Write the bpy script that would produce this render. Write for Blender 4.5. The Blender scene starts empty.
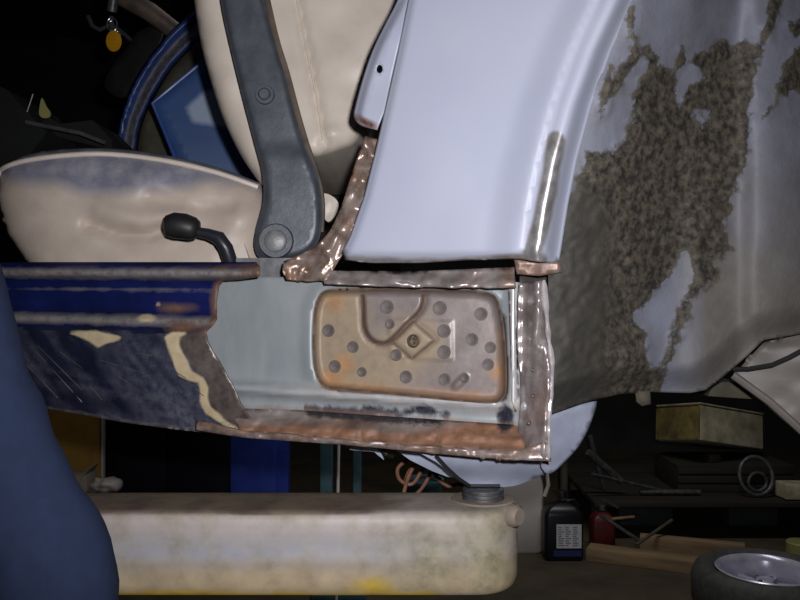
import bpy, bmesh, math, random
import numpy as np
from mathutils import Vector, Matrix, Euler
from mathutils.geometry import delaunay_2d_cdt
random.seed(4)
SC = bpy.context.scene
COL = SC.collection

# ------------------------------------------------------------------ camera, world, lights, exposure
CAM_H = 1.1
cam_d = bpy.data.cameras.new('camera'); cam = bpy.data.objects.new('camera', cam_d); COL.objects.link(cam)
cam.location = (0, -0.8, CAM_H); cam.rotation_euler = (math.pi/2, 0, 0)
cam_d.sensor_width = 36; cam_d.lens = 36; cam_d.clip_start = .02
SC.camera = cam
SC.view_settings.view_transform = 'Standard'; SC.view_settings.look = 'None'
SC.view_settings.exposure = 0.0; SC.view_settings.gamma = 1.0
try: SC.view_settings.use_curve_mapping = False
except Exception: pass
w = bpy.data.worlds.new('world'); SC.world = w; w.use_nodes = True
w.node_tree.nodes['Background'].inputs[0].default_value = (.75, .85, 1, 1)
w.node_tree.nodes['Background'].inputs[1].default_value = 0.0
# the flash on the photographer's camera, right of and above the lens
fl = bpy.data.lights.new('flash', 'SPOT'); flo = bpy.data.objects.new('flash', fl); COL.objects.link(flo)
fl.energy = 30; fl.color = (1, .98, 1.0); fl.shadow_soft_size = .012; fl.spot_size = math.radians(96); fl.spot_blend = .9
flo.location = (.035, -.79, CAM_H + .045)
flo.rotation_euler = (Vector((.04, .0, CAM_H + .06)) - Vector(flo.location)).to_track_quat('-Z', 'Y').to_euler()
# a weak unseen strip lamp, added to lift the dark background
sl = bpy.data.lights.new('fill_strip_lamp', 'AREA'); slo = bpy.data.objects.new('fill_strip_lamp', sl); COL.objects.link(slo)
sl.shape = 'RECTANGLE'; sl.size = 1.3; sl.size_y = .12; sl.energy = 15; sl.color = (1, .98, .97)
slo.location = (.6, 1.7, 2.65)

# ------------------------------------------------------------------ helpers
def P(px, py, d):
    """world point that lies d metres in front of the camera on the ray of a pixel"""
    return Vector(((px-400)/800*d, d-.8, CAM_H-(py-300)/800*d))

def D(px):          # the side of the car runs away to the left: a plane
    return 1/(1.0+.25*np.asarray(px, float)/545)

def _hash(ix, iy, s):
    n = (ix*374761393 + iy*668265263 + s*974711) & 0x7fffffff
    n = ((n ^ (n >> 13))*1274126177) & 0x7fffffff
    return ((n ^ (n >> 16)) & 0xffff)/65535.
def vn(x, y, s=0):
    x = np.asarray(x, float); y = np.asarray(y, float)
    ix = np.floor(x).astype(np.int64); iy = np.floor(y).astype(np.int64)
    fx = x-ix; fy = y-iy; fx = fx*fx*(3-2*fx); fy = fy*fy*(3-2*fy)
    return ((_hash(ix, iy, s)*(1-fx)+_hash(ix+1, iy, s)*fx)*(1-fy)
            + (_hash(ix, iy+1, s)*(1-fx)+_hash(ix+1, iy+1, s)*fx)*fy)*2-1
def ss(a, b, x):
    t = np.clip((np.asarray(x, float)-a)/(b-a), 0, 1); return t*t*(3-2*t)

def cr(pts, n=6, closed=False):
    """smooth curve through points"""
    out = []; m = len(pts)
    rng = range(m if closed else m-1)
    for i in rng:
        if closed: a, b, c, d = (Vector(pts[(i+k-1) % m]) for k in range(4))
        else:
            a = Vector(pts[max(i-1, 0)]); b = Vector(pts[i]); c = Vector(pts[i+1]); d = Vector(pts[min(i+2, m-1)])
        for k in range(n):
            t = k/n
            out.append(tuple(.5*((2*b)+(c-a)*t+(2*a-5*b+4*c-d)*t*t+(3*b-a-3*c+d)*t**3)))
    if not closed: out.append(tuple(pts[-1]))
    return out

def inside(px, py, poly):
    poly = np.asarray(poly, float); r = np.zeros(len(px), bool); n = len(poly); j = n-1
    for i in range(n):
        xi, yi = poly[i]; xj, yj = poly[j]
        if yi != yj:
            c = ((yi > py) != (yj > py)) & (px < (xj-xi)*(py-yi)/(yj-yi)+xi)
            r ^= c
        j = i
    return r
def edist(px, py, poly, closed=True):
    poly = np.asarray(poly, float); n = len(poly); best = np.full(len(px), 1e9)
    for i in range(n if closed else n-1):
        a = poly[i]; b = poly[(i+1) % n]; v = b-a; L = max((v*v).sum(), 1e-9)
        t = np.clip(((px-a[0])*v[0]+(py-a[1])*v[1])/L, 0, 1)
        best = np.minimum(best, np.hypot(px-a[0]-t*v[0], py-a[1]-t*v[1]))
    return best
def sd(px, py, poly):
    e = edist(px, py, poly); return np.where(inside(px, py, poly), e, -e)
def sds(px, py, polys):
    r = sd(px, py, polys[0])
    for p in polys[1:]: r = np.maximum(r, sd(px, py, p))
    return r
def interp(y, pts):   # pts: (x, y) list sorted by y -> x
    a = np.asarray(pts, float); o = np.argsort(a[:, 1]); return np.interp(y, a[o, 1], a[o, 0])

def link(name, me, mat, parent=None):
    o = bpy.data.objects.new(name, me); COL.objects.link(o)
    if mat: me.materials.append(mat)
    if parent:
        o.parent = parent
        wl = Vector((0, 0, 0)); p = parent
        while p: wl += p.location; p = p.parent
        me.transform(Matrix.Translation(-wl))
    return o

def sheet(name, outline, depth, mat, parent=None, res=6, thick=.0012, holes=(), masks=None, back=None, loops=()):
    """a pressed sheet: outline traced on the sight rays, with its own depth (metres from the camera) at every point"""
    pts = []
    ol = list(outline); m = len(ol)
    for i in range(m):
        a = np.array(ol[i], float); b = np.array(ol[(i+1) % m], float); k = max(1, int(np.hypot(*(b-a))/res))
        for j in range(k): pts.append(tuple(a+(b-a)*j/k))
    nb = len(pts); edges = [(i, (i+1) % nb) for i in range(nb)]
    poly = np.array(pts); lastl = 0
    if loops:
        tg_ = np.roll(poly, -1, 0)-np.roll(poly, 1, 0); tg_ /= np.maximum(np.hypot(tg_[:, 0], tg_[:, 1]), 1e-9)[:, None]
        sg = 1 if (poly[:, 0]*np.roll(poly[:, 1], -1)-np.roll(poly[:, 0], -1)*poly[:, 1]).sum() > 0 else -1
        nr = np.stack([-tg_[:, 1], tg_[:, 0]], 1)*sg
        for ld in loops:
            q = poly+nr*ld; k = inside(q[:, 0], q[:, 1], poly) & (edist(q[:, 0], q[:, 1], poly) > ld*.93)
            pts += [tuple(p) for p in q[k]]
        lastl = loops[-1]
    for h in holes:
        s = len(pts); pts += [tuple(q) for q in h]; edges += [(s+i, s+(i+1) % len(h)) for i in range(len(h))]
    x0, y0 = poly.min(0); x1, y1 = poly.max(0)
    gx, gy = np.meshgrid(np.arange(x0+res/2, x1, res), np.arange(y0+res/2, y1, res))
    gx = gx.ravel(); gy = gy.ravel()
    ok = inside(gx, gy, poly) & (edist(gx, gy, poly) > lastl+res*.45)
    for h in holes: ok &= edist(gx, gy, h) > res*.45
    pts += list(zip(gx[ok], gy[ok]))
    vo, eo, fo = delaunay_2d_cdt([Vector(p) for p in pts], edges, [], 0, 1e-5)[:3]
    V = np.array([(v.x, v.y) for v in vo])
    F = np.array([f for f in fo if len(f) == 3])
    c = V[F].mean(1); keep = inside(c[:, 0], c[:, 1], poly)
    for h in holes: keep &= ~inside(c[:, 0], c[:, 1], h)
    F = F[keep]
    a = V[F[:, 0]]; b = V[F[:, 1]]; cc = V[F[:, 2]]
    area = (b[:, 0]-a[:, 0])*(cc[:, 1]-a[:, 1])-(b[:, 1]-a[:, 1])*(cc[:, 0]-a[:, 0])
    F[area > 0] = F[area > 0][:, ::-1]     # face the camera
    used = np.unique(F); rm = -np.ones(len(V), int); rm[used] = np.arange(len(used)); V = V[used]; F = rm[F]
    d = np.broadcast_to(np.asarray(depth(V[:, 0], V[:, 1]), float), (len(V),))
    W = np.stack([(V[:, 0]-400)/800*d, d-.8, CAM_H-(V[:, 1]-300)/800*d], 1)
    nfront = len(W)
    px = V
    if back is not None:      # a solid: the same front moved straight back, walls between
        W = np.concatenate([W, W+np.array([0, back, 0])])
        E = {}
        for f in F:
            for i in range(3):
                k = (f[i], f[(i+1) % 3]); E[k] = 1
        bd = [k for k in E if (k[1], k[0]) not in E]
        faces = [tuple(int(q) for q in f) for f in F]+[tuple(int(q)+nfront for q in f[::-1]) for f in F]+[(int(b_), int(a_), int(a_)+nfront, int(b_)+nfront) for a_, b_ in bd]
        px = np.concatenate([V, V])
    else: faces = [tuple(int(q) for q in f) for f in F]
    me = bpy.data.meshes.new(name); me.from_pydata([tuple(q) for q in W], [], faces); me.update()
    me.polygons.foreach_set('use_smooth', [True]*len(me.polygons))
    if masks:
        for k, fn in masks.items():
            at = me.attributes.new(k, 'FLOAT', 'POINT'); at.data.foreach_set('value', np.asarray(fn(px[:, 0], px[:, 1]), np.float32))
    o = link(name, me, mat, parent)
    if back is None and thick:
        s = o.modifiers.new('solid', 'SOLIDIFY'); s.thickness = thick; s.offset = -1
    elif back is not None:
        s = o.modifiers.new('edge', 'EDGE_SPLIT'); s.split_angle = math.radians(50)
    return o

def meshobj(name, bm, mat, parent=None, smooth=True):
    me = bpy.data.meshes.new(name); bm.to_mesh(me); bm.free()
    if smooth: me.polygons.foreach_set('use_smooth', [True]*len(me.polygons))
    o = link(name, me, mat, parent)
    if smooth:
        s = o.modifiers.new('edge', 'EDGE_SPLIT'); s.split_angle = math.radians(40)
    return o

def tube_bm(bm, pts, r, n=10, caps=True):
    pts = [Vector(p) for p in pts]; rs = r if isinstance(r, (list, tuple)) else [r]*len(pts)
    prev = None; rings = []
    for i, p in enumerate(pts):
        t = (pts[min(i+1, len(pts)-1)]-pts[max(i-1, 0)]).normalized()
        if prev is None:
            up = Vector((0, 0, 1)) if abs(t.z) < .9 else Vector((1, 0, 0))
            u = t.cross(up).normalized()
        else: u = (prev-t*prev.dot(t)).normalized()
        prev = u; v = t.cross(u)
        rings.append([bm.verts.new(p+(u*math.cos(2*math.pi*k/n)+v*math.sin(2*math.pi*k/n))*rs[i]) for k in range(n)])
    for a, b in zip(rings, rings[1:]):
        for k in range(n): bm.faces.new((a[k], a[(k+1) % n], b[(k+1) % n], b[k]))
    if caps:
        bm.faces.new(rings[0][::-1]); bm.faces.new(rings[-1])
def tube(name, pts, r, mat, parent=None, n=10):
    bm = bmesh.new(); tube_bm(bm, pts, r, n); bmesh.ops.recalc_face_normals(bm, faces=bm.faces); return meshobj(name, bm, mat, parent)

def lathe_bm(bm, prof, c, axis=(0, 0, 1), n=32, closed=False):
    q = Vector((0, 0, 1)).rotation_difference(Vector(axis).normalized()); c = Vector(c); rings = []
    for r, h in prof:
        if r < 1e-6: rings.append([bm.verts.new(c+q @ Vector((0, 0, h)))])
        else: rings.append([bm.verts.new(c+q @ Vector((r*math.cos(2*math.pi*k/n), r*math.sin(2*math.pi*k/n), h))) for k in range(n)])
    prs = list(zip(rings, rings[1:]))
    if closed: prs.append((rings[-1], rings[0]))
    for a, b in prs:
        for k in range(n):
            l = (k+1) % n
            if len(a) == 1 and len(b) == 1: continue
            if len(a) == 1: bm.faces.new((a[0], b[l], b[k]))
            elif len(b) == 1: bm.faces.new((a[k], a[l], b[0]))
            else: bm.faces.new((a[k], a[l], b[l], b[k]))
    bmesh.ops.recalc_face_normals(bm, faces=bm.faces)
def lathe(name, prof, c, mat, parent=None, axis=(0, 0, 1), n=32, closed=False):
    bm = bmesh.new(); lathe_bm(bm, prof, c, axis, n, closed); return meshobj(name, bm, mat, parent)

def box_bm(bm, c, s, rot=(0, 0, 0), bev=.004, seg=2):
    M = Matrix.Translation(Vector(c)) @ Euler(rot).to_matrix().to_4x4() @ Matrix.Diagonal((s[0], s[1], s[2], 1))
    g = bmesh.ops.create_cube(bm, size=1, matrix=M)
    if bev:
        es = list({e for v in g['verts'] for e in v.link_edges})
        bmesh.ops.bevel(bm, geom=es, offset=bev, segments=seg, affect='EDGES', profile=.6)
def box(name, c, s, mat, parent=None, rot=(0, 0, 0), bev=.004):
    bm = bmesh.new(); box_bm(bm, c, s, rot, bev); return meshobj(name, bm, mat, parent)

def thing(name, label, cat, loc=(0, 0, 0), group=None):
    o = bpy.data.objects.new(name, None); COL.objects.link(o); o.location = loc; o.empty_display_size = .05
    o['label'] = label; o['category'] = cat
    if group: o['group'] = group
    return o
def tag(o, label, cat, group=None):
    o['label'] = label; o['category'] = cat
    if group: o['group'] = group
    return o
def struct(name, bm, mat):
    o = meshobj(name, bm, mat, None, False); o['kind'] = 'structure'; return o

# ------------------------------------------------------------------ materials
def srgb(r, g, b):
    f = lambda c: (c/255/12.92 if c <= 10 else ((c/255+.055)/1.055)**2.4)
    return (f(r), f(g), f(b), 1)
def mat(name, col, col2=None, rough=.5, metal=0, scale=20, detail=4, thr=(.35, .65), bump=0, bscale=60, layers=(), stretch=(1, 1, 1), spec=.5, bdist=.002):
    """base colour mottled towards col2, then layers painted where a vertex mask (ragged by noise) says so.
    layer: (attribute, colour, colour2, rough, metal, noise scale, noise amplitude px, softness px)"""
    m = bpy.data.materials.new(name); m.use_nodes = True; nt = m.node_tree; N = nt.nodes; L = nt.links
    b = N['Principled BSDF']; b.inputs['Specular IOR Level'].default_value = spec
    tc = N.new('ShaderNodeTexCoord'); mp = N.new('ShaderNodeMapping'); mp.inputs['Scale'].default_value = stretch
    L.new(tc.outputs['Object'], mp.inputs['Vector'])
    def noise(sc, det=4, src=None):
        n = N.new('ShaderNodeTexNoise'); n.inputs['Scale'].default_value = sc; n.inputs['Detail'].default_value = det
        n.inputs['Roughness'].default_value = .62
        L.new((src or mp).outputs[0 if src is None else 0], n.inputs['Vector']); return n.outputs['Fac']
    def mottled(c1, c2, sc, t):
        if c2 is None:
            r = N.new('ShaderNodeRGB'); r.outputs[0].default_value = c1; return r.outputs[0]
        ra = N.new('ShaderNodeValToRGB'); ra.color_ramp.elements[0].position = t[0]; ra.color_ramp.elements[1].position = t[1]
        ra.color_ramp.elements[0].color = c1; ra.color_ramp.elements[1].color = c2
        L.new(noise(sc, detail), ra.inputs[0]); return ra.outputs[0]
    color = mottled(col, col2, scale, thr); R = None; Mt = None; rv, mv = rough, metal
    def mixv(f, a, b_):
        n = N.new('ShaderNodeMix'); n.data_type = 'FLOAT'; L.new(f, n.inputs[0])
        for i, v in ((2, a), (3, b_)):
            if isinstance(v, (int, float)): n.inputs[i].default_value = v
            else: L.new(v, n.inputs[i])
        return n.outputs[0]
    for at, c1, c2, ro, me, sc, amp, soft in layers:
        a = N.new('ShaderNodeAttribute'); a.attribute_name = at
        n = N.new('ShaderNodeMath'); n.operation = 'MULTIPLY_ADD'; L.new(noise(sc, 5), n.inputs[0]); n.inputs[1].default_value = amp*2; n.inputs[2].default_value = -amp
        s = N.new('ShaderNodeMath'); s.operation = 'ADD'; L.new(a.outputs['Fac'], s.inputs[0]); L.new(n.outputs[0], s.inputs[1])
        mr = N.new('ShaderNodeMapRange'); mr.inputs[1].default_value = -soft; mr.inputs[2].default_value = soft; L.new(s.outputs[0], mr.inputs[0])
        f = mr.outputs[0]
        mx = N.new('ShaderNodeMix'); mx.data_type = 'RGBA'; L.new(f, mx.inputs[0]); L.new(color, mx.inputs[6]); L.new(mottled(c1, c2, sc*2, (.38, .66)), mx.inputs[7])
        color = mx.outputs[2]; rv = mixv(f, rv, ro); mv = mixv(f, mv, me)
    L.new(color, b.inputs['Base Color'])
    for v, nm in ((rv, 'Roughness'), (mv, 'Metallic')):
        if isinstance(v, (int, float)): b.inputs[nm].default_value = v
        else: L.new(v, b.inputs[nm])
    if bump:
        bu = N.new('ShaderNodeBump'); bu.inputs['Strength'].default_value = bump; bu.inputs['Distance'].default_value = bdist
        L.new(noise(bscale, 4), bu.inputs['Height']); L.new(bu.outputs[0], b.inputs['Normal'])
    return m
S = srgb
M = {}
M['primer'] = mat('blue_grey_primer', S(178, 184, 206), S(184, 188, 206), .42, 0, 6, bump=.03, bscale=30,
                  layers=[('bare', S(150, 146, 146), S(188, 186, 188), .28, .55, 40, 3, 2), ('rust', S(150, 100, 70), S(90, 70, 60), .7, .1, 60, 4, 3)])
M['primer_plain'] = mat('blue_grey_primer_underside', S(165, 172, 192), S(140, 146, 164), .5, 0, 14, bump=.1, bscale=40)
M['jamb_metal'] = mat('ground_rusty_steel', S(176, 160, 152), S(122, 100, 88), .3, .4, 45, bump=.6, bscale=60,
                      layers=[('rust', S(160, 112, 72), S(112, 82, 64), .45, .2, 50, 7, 5)])
M['bare'] = mat('bare_steel', S(184, 176, 176), S(132, 122, 122), .3, .4, 40, bump=.35, bscale=50,
                layers=[('rust', S(146, 120, 106), S(112, 92, 84), .42, .25, 50, 6, 7)])
M['galv'] = mat('silver_zinc_primer', S(164, 170, 173), S(148, 156, 161), .45, .15, 30, bump=.08, bscale=50, stretch=(1, 1, .35),
                layers=[('bright', S(208, 206, 206), S(190, 190, 192), .28, .25, 30, 3, 5), ('burnt', S(36, 38, 50), S(74, 76, 90), .5, .2, 90, 8, 2),
                        ('rust', S(152, 116, 94), S(118, 88, 72), .65, .1, 45, 6, 6)])
M['plate'] = mat('rusty_jacking_plate', S(152, 142, 140), S(130, 120, 118), .42, .2, 30, bump=.18, bscale=60,
                 layers=[('ochre', S(164, 146, 122), S(150, 136, 118), .55, .1, 50, 26, 14), ('rust', S(190, 138, 84), S(158, 122, 90), .65, .05, 40, 8, 8), ('seam_and_shade', S(92, 76, 68), S(116, 96, 84), .7, .1, 40, 1.5, 1.3)])  # last layer paints shade along the pressed edges
M['weld'] = mat('dark_spot_weld', S(92, 86, 86), S(114, 104, 100), .6, 0, 140)
M['weld_dark'] = mat('dark_threaded_hole', S(150, 132, 112), S(60, 52, 48), .4, .3, 90)
M['sillfloor'] = mat('rusty_sill_floor', S(128, 100, 84), S(92, 74, 64), .6, .1, 45, bump=.5, bscale=50,
                     layers=[('orange', S(162, 114, 84), S(122, 88, 68), .6, .05, 50, 7, 5), ('light', S(170, 164, 162), S(140, 130, 124), .5, .2, 40, 9, 7), ('burnt', S(38, 38, 48), S(66, 58, 60), .5, .2, 80, 8, 2)])
M['blue'] = mat('dark_blue_car_paint', S(24, 34, 90), S(16, 24, 64), .3, 0, 14, bump=.05, bscale=40,
                layers=[('low', S(34, 37, 56), S(24, 27, 46), .35, 0, 20, 4, 4), ('scuff', S(104, 106, 120), S(58, 62, 84), .4, .1, 60, 22, 26), ('bead_and_glint', S(160, 154, 152), S(120, 114, 114), .45, .25, 50, 4, 3),
                        ('metal', S(126, 115, 110), S(92, 84, 82), .4, .4, 40, 5, 3), ('rust', S(124, 92, 74), S(92, 74, 66), .6, .1, 50, 5, 3),
                        ('filler', S(206, 190, 156), S(190, 172, 138), .7, 0, 45, 3, 1.2)])
M['arch'] = mat('underseal_over_primer', S(128, 131, 146), S(110, 112, 120), .6, 0, 16, bump=.35, bscale=130,
                layers=[('tan', S(108, 104, 100), S(118, 114, 111), .7, 0, 20, 14, 20), ('grime', S(40, 37, 34), S(96, 89, 77), .75, 0, 60, 16, 1.6),
                        ('dark', S(58, 56, 52), S(68, 65, 60), .7, 0, 26, 16, 16)])
M['vinyl'] = mat('cream_vinyl', S(206, 192, 178), S(192, 178, 166), .45, 0, 18, bump=.12, bscale=160,
                 layers=[('grey', S(128, 130, 148), S(158, 156, 166), .5, 0, 24, 10, 7)])
M['vinylw'] = mat('cream_vinyl_worn', S(230, 218, 204), S(216, 204, 192), .42, 0, 14, bump=.08, bscale=160)
M['arm_grey'] = mat('grey_hammered_steel', S(98, 102, 112), S(82, 86, 94), .42, .25, 40, bump=.15, bscale=120)
M['bolt_grey'] = mat('scuffed_grey_bolt', S(140, 140, 142), S(104, 108, 114), .45, .2, 60, bump=.4, bscale=80)
M['rubber'] = mat('black_rubber', S(24, 24, 26), S(36, 36, 38), .5, 0, 30, bump=.1)
M['plastic_dark'] = mat('dark_slate_plastic', S(40, 42, 50), None, .35)
M['lift'] = mat('dirty_lift_paint', S(194, 184, 180), S(158, 147, 143), .5, 0, 9, 6, (.3, .78), bump=.25, bscale=45,
                layers=[('bluegrey', S(158, 160, 172), S(176, 172, 172), .5, 0, 14, 14, 12), ('buff', S(190, 170, 140), S(168, 150, 126), .55, 0, 14, 12, 10),
                        ('dirt', S(126, 108, 96), S(98, 84, 76), .7, 0, 18, 10, 8), ('stain', S(162, 154, 122), S(126, 118, 98), .6, 0, 30, 14, 10), ('yellow', S(206, 172, 44), S(176, 150, 70), .5, 0, 22, 8, 4)])
M['lift_plain'] = mat('dirty_lift_paint_top', S(150, 138, 126), S(128, 114, 102), .6, 0, 14, bump=.2)
M['overall'] = mat('blue_cotton_overalls', S(40, 50, 76), S(37, 46, 70), .9, 0, 60, bump=.1, bscale=400, spec=.15)
M['skin'] = mat('skin', S(205, 155, 125), S(190, 140, 115), .55, 0, 30)
M['hair'] = mat('brown_hair', S(60, 42, 30), S(40, 28, 20), .6, 0, 90, bump=.5, bscale=90)
M['shoe'] = mat('black_leather', S(30, 28, 28), None, .5)
M['doorblue'] = mat('mid_blue_paint', S(58, 84, 150), S(42, 64, 126), .35, 0, 20, layers=[('worn', S(122, 118, 116), S(82, 84, 96), .6, .1, 40, 4, 3)])
M['boxblue'] = mat('glossy_blue_plastic', S(70, 100, 154), S(62, 90, 142), .3, 0, 10, layers=[('pale', S(172, 188, 214), None, .3, 0, 30, 2, 3)])
M['boxrim'] = mat('blue_plastic_rim', S(60, 90, 160), None, .35)
M['dim'] = mat('dark_trim', S(60, 66, 66), S(44, 48, 48), .8, 0, 14)
M['dim2'] = mat('near_black_trim', S(21, 24, 24), S(14, 16, 16), .85, 0, 14)
M['olive'] = mat('olive_grey_trim', S(92, 88, 72), S(70, 66, 56), .8, 0, 20, bump=.2)
M['column'] = mat('brown_grey_tube', S(126, 112, 100), S(90, 80, 74), .5, .2, 25, bump=.2)
M['yellow'] = mat('amber_plastic', S(222, 160, 20), S(200, 136, 16), .4)
M['palegreen'] = mat('pale_olive_plastic', S(150, 146, 92), None, .5)
M['chrome'] = mat('bright_metal', S(200, 200, 205), None, .2, .9)
M['steel_shiny'] = mat('polished_weld_steel', S(210, 204, 206), S(180, 172, 174), .22, .35, 50, bump=.3)
M['steel_bright'] = mat('ground_weld_steel', S(182, 176, 174), S(150, 142, 140), .3, .4, 50, bump=.3)
M['steel'] = mat('dull_steel', S(120, 120, 122), S(80, 80, 84), .45, .5, 40)
M['axle'] = mat('buff_grey_suspension_paint', S(122, 116, 110), S(108, 103, 100), .5, 0, 14, bump=.15, bscale=60)
M['wire'] = mat('copper_brown_cable', S(150, 104, 78), S(116, 82, 66), .5, .1, 40)
M['postblue'] = mat('blue_lift_post_paint', S(62, 84, 190), S(50, 70, 168), .4, 0, 12, bump=.1)
M['board'] = mat('brown_board', S(206, 160, 74), S(180, 140, 68), .8, 0, 8, bump=.1)
M['navy'] = mat('dark_navy_cabinet', S(22, 28, 44), S(16, 20, 32), .5, 0, 10)
M['white'] = mat('off_white_plastic', S(236, 230, 226), S(222, 216, 208), .4, 0, 8)
M['carton'] = mat('pale_card', S(190, 176, 156), S(170, 158, 142), .8, 0, 20)
M['teal'] = mat('teal_grey_steel', S(100, 138, 150), S(84, 120, 134), .5, .1, 20)
M['tyre'] = mat('tyre_rubber', S(82, 82, 80), S(64, 64, 62), .7, 0, 40, bump=.2)
M['alloy'] = mat('silver_wheel_paint', S(214, 212, 230), S(186, 186, 206), .25, .25, 20)
M['wood'] = mat('weathered_timber', S(160, 134, 100), S(120, 98, 74), .8, 0, 9, bump=.3, bscale=30, stretch=(.3, 3, 3))
M['darkwood'] = mat('dark_timber', S(52, 47, 38), S(36, 33, 28), .8, 0, 9, stretch=(.3, 3, 3))
M['foam'] = mat('dirty_polystyrene', S(214, 206, 180), S(160, 152, 122), .9, 0, 12, bump=.3, bscale=60)
M['foam_shaded'] = mat('yellow_shaded_polystyrene', S(150, 132, 74), S(96, 84, 50), .9, 0, 14, bump=.3)  # yellow tint, with side shade put into the colour
M['red'] = mat('dull_red_paint', S(100, 24, 22), S(70, 20, 18), .5)
M['concrete'] = mat('oily_concrete', S(84, 73, 55), S(60, 53, 42), .75, 0, 4, bump=.2, bscale=20)
M['wallp'] = mat('dark_wall', S(60, 62, 58), S(46, 48, 46), .9, 0, 3, bump=.1)
M['ceil'] = mat('dark_ceiling', S(64, 64, 60), S(52, 52, 50), .9, 0, 3)
M['black_can'] = mat('black_bottle_plastic', S(26, 27, 34), None, .35)
M['label'] = mat('paper_label', S(225, 225, 230), S(205, 206, 214), .6, 0, 60)
M['ink'] = mat('label_ink', S(130, 132, 140), None, .7)
M['labelblue'] = mat('label_band_blue', S(40, 52, 110), None, .6)

# ------------------------------------------------------------------ the setting
def plane_box(name, c, s, m):
    bm = bmesh.new(); box_bm(bm, c, s, bev=0); return struct(name, bm, m)
plane_box('floor', (0, 1.6, -.05), (7.4, 7.0, .1), M['concrete'])
plane_box('ceiling', (0, 1.6, 3.05), (7.4, 7.0, .1), M['ceil'])
plane_box('wall_back', (0, 5.05, 1.5), (7.4, .1, 3), M['wallp'])
plane_box('wall_left', (-3.65, 1.6, 1.5), (.1, 6.8, 3), M['wallp'])
plane_box('wall_right', (3.65, 1.6, 1.5), (.1, 6.8, 3), M['wallp'])
plane_box('wall_front', (0, -1.85, 1.5), (7.4, .1, 3), M['wallp'])
fx = thing('fill_strip_light', 'unseen white tube lamp added above the junk to lift the background', 'lamp', (.6, 1.7, 2.7))
box('fill_lamp_housing', (.6, 1.7, 2.74), (1.4, .16, .06), M['white'], fx)
tube('fill_lamp_wire', [(.1, 1.7, 2.77), (.1, 1.7, 3.0)], .004, M['steel'], fx)
tube('fill_lamp_wire', [(1.1, 1.7, 2.77), (1.1, 1.7, 3.0)], .004, M['steel'], fx)

# ------------------------------------------------------------------ the car
car = thing('saloon_car', 'partly stripped car body raised on the lift, sill cut open for welding repair', 'car', (0.1, .1, .8))

# quarter panel with its flared and rolled wheel arch lip
LIP = [(640, -30), (635, 0), (612, 50), (592, 105), (577, 160), (568, 205), (561, 250), (559, 262)]
QL = [(412, -30), (408, 0), (398, 50), (388, 95), (376, 148), (364, 196), (350, 236), (342, 252)]
q_out = QL+[(345, 260), (370, 263), (420, 263), (470, 260), (515, 259), (540, 262), (559, 262)]+LIP[::-1][1:]
def q_depth(x, y):
    u = interp(y, LIP)-x
    d = D(x)-.004*ss(0, 300, y)+.014*((y-130)/260)**2
    d = d-.013*ss(78, 34, u)+.034*ss(24, 0, u)**1.3+.004*ss(44, 36, u)*ss(28, 36, u)
    d = d+.012*ss(250, 264, y)*ss(18, 40, u)
    d = d+.006*ss(8, 0, edist(x, y, QL, False))
    return d+.0012*vn(x/60, y/60, 3)
CRE = [(556, 140), (553, 160), (548, 190), (540, 225), (532, 252)]
q_masks = {'bare': lambda x, y: np.maximum(9-edist(x, y, CRE, False), np.where(y > 248, 7-edist(x, y, [(350, 264), (430, 266), (540, 260)], False), -20)),
           'rust': lambda x, y: np.where((y > 256) & (x > 420), 2-edist(x, y, [(430, 264), (540, 264)], False), -30)}
qp = sheet('quarter_panel', q_out, q_depth, M['primer'], car, res=5, masks=q_masks, loops=(2, 4, 7, 10, 13, 16, 19, 22, 26, 30, 35))
qp['label'] = 'pale blue-grey primered rear quarter panel with flared arch lip'

zero = lambda x, y: np.full(len(x), -99.)
# door jamb tongue beside the panel
jo = cr([(406, -25), (396, 2), (384, 25), (372, 50), (362, 80), (355, 106), (354, 118), (362, 126), (377, 130)], 4)+[(384, 112), (392, 75), (400, 40), (412, -10), (414, -25)]
hole = [(379.5+3.2*math.cos(a*math.pi/6), 69+4.2*math.sin(a*math.pi/6)) for a in range(12)]
sheet('door_jamb', jo, lambda x, y: D(x)+.012+.012*ss(10, 0, edist(x, y, jo[:30], False))+.004*vn(x/30, y/40, 1), M['primer'], car, res=4, holes=[hole], loops=(2, 4, 6, 8, 10),
      masks={'bare': zero, 'rust': lambda x, y: np.where(y > 110, 3-edist(x, y, [(355, 118), (378, 128)], False), -20)})
# rusty welded jamb flange running down to the sill
jf = cr([(366, 136), (357, 158), (348, 186), (339, 212), (326, 236), (306, 252), (284, 261)], 4)+[(282, 270), (286, 280)]+cr([(326, 281), (338, 262), (347, 244), (360, 214), (370, 180), (380, 140)], 4)
def jf_depth(x, y):
    lum = .006*vn(x/11, y/13, 5)+.004*vn(x/5, y/7, 6)+.005*vn(x/22, y/26, 9)
    return D(x)+.02+lum+.01*ss(240, 140, y)
sheet('jamb_flange', jf, jf_depth, M['jamb_metal'], car, res=3, thick=.002, masks={'rust': lambda x, y: 9*vn(x/22, y/28, 8)+3*ss(190, 250, y)-4})['label'] = 'rusty hammered steel flange with shiny weld marks'
for x, y in ((541, 321), (533, 370), (533, 396), (529, 423), (543, 437)):
    lathe('drill_hole', [(.0024, .0), (.0022, -.0016), (.0017, -.0004), (.0015, .002), (0, .002)], P(x, y, float(D(x))+(.006 if x > 538 else .014)), M['weld_dark'], car, axis=(0, 1, 0), n=12)

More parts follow.
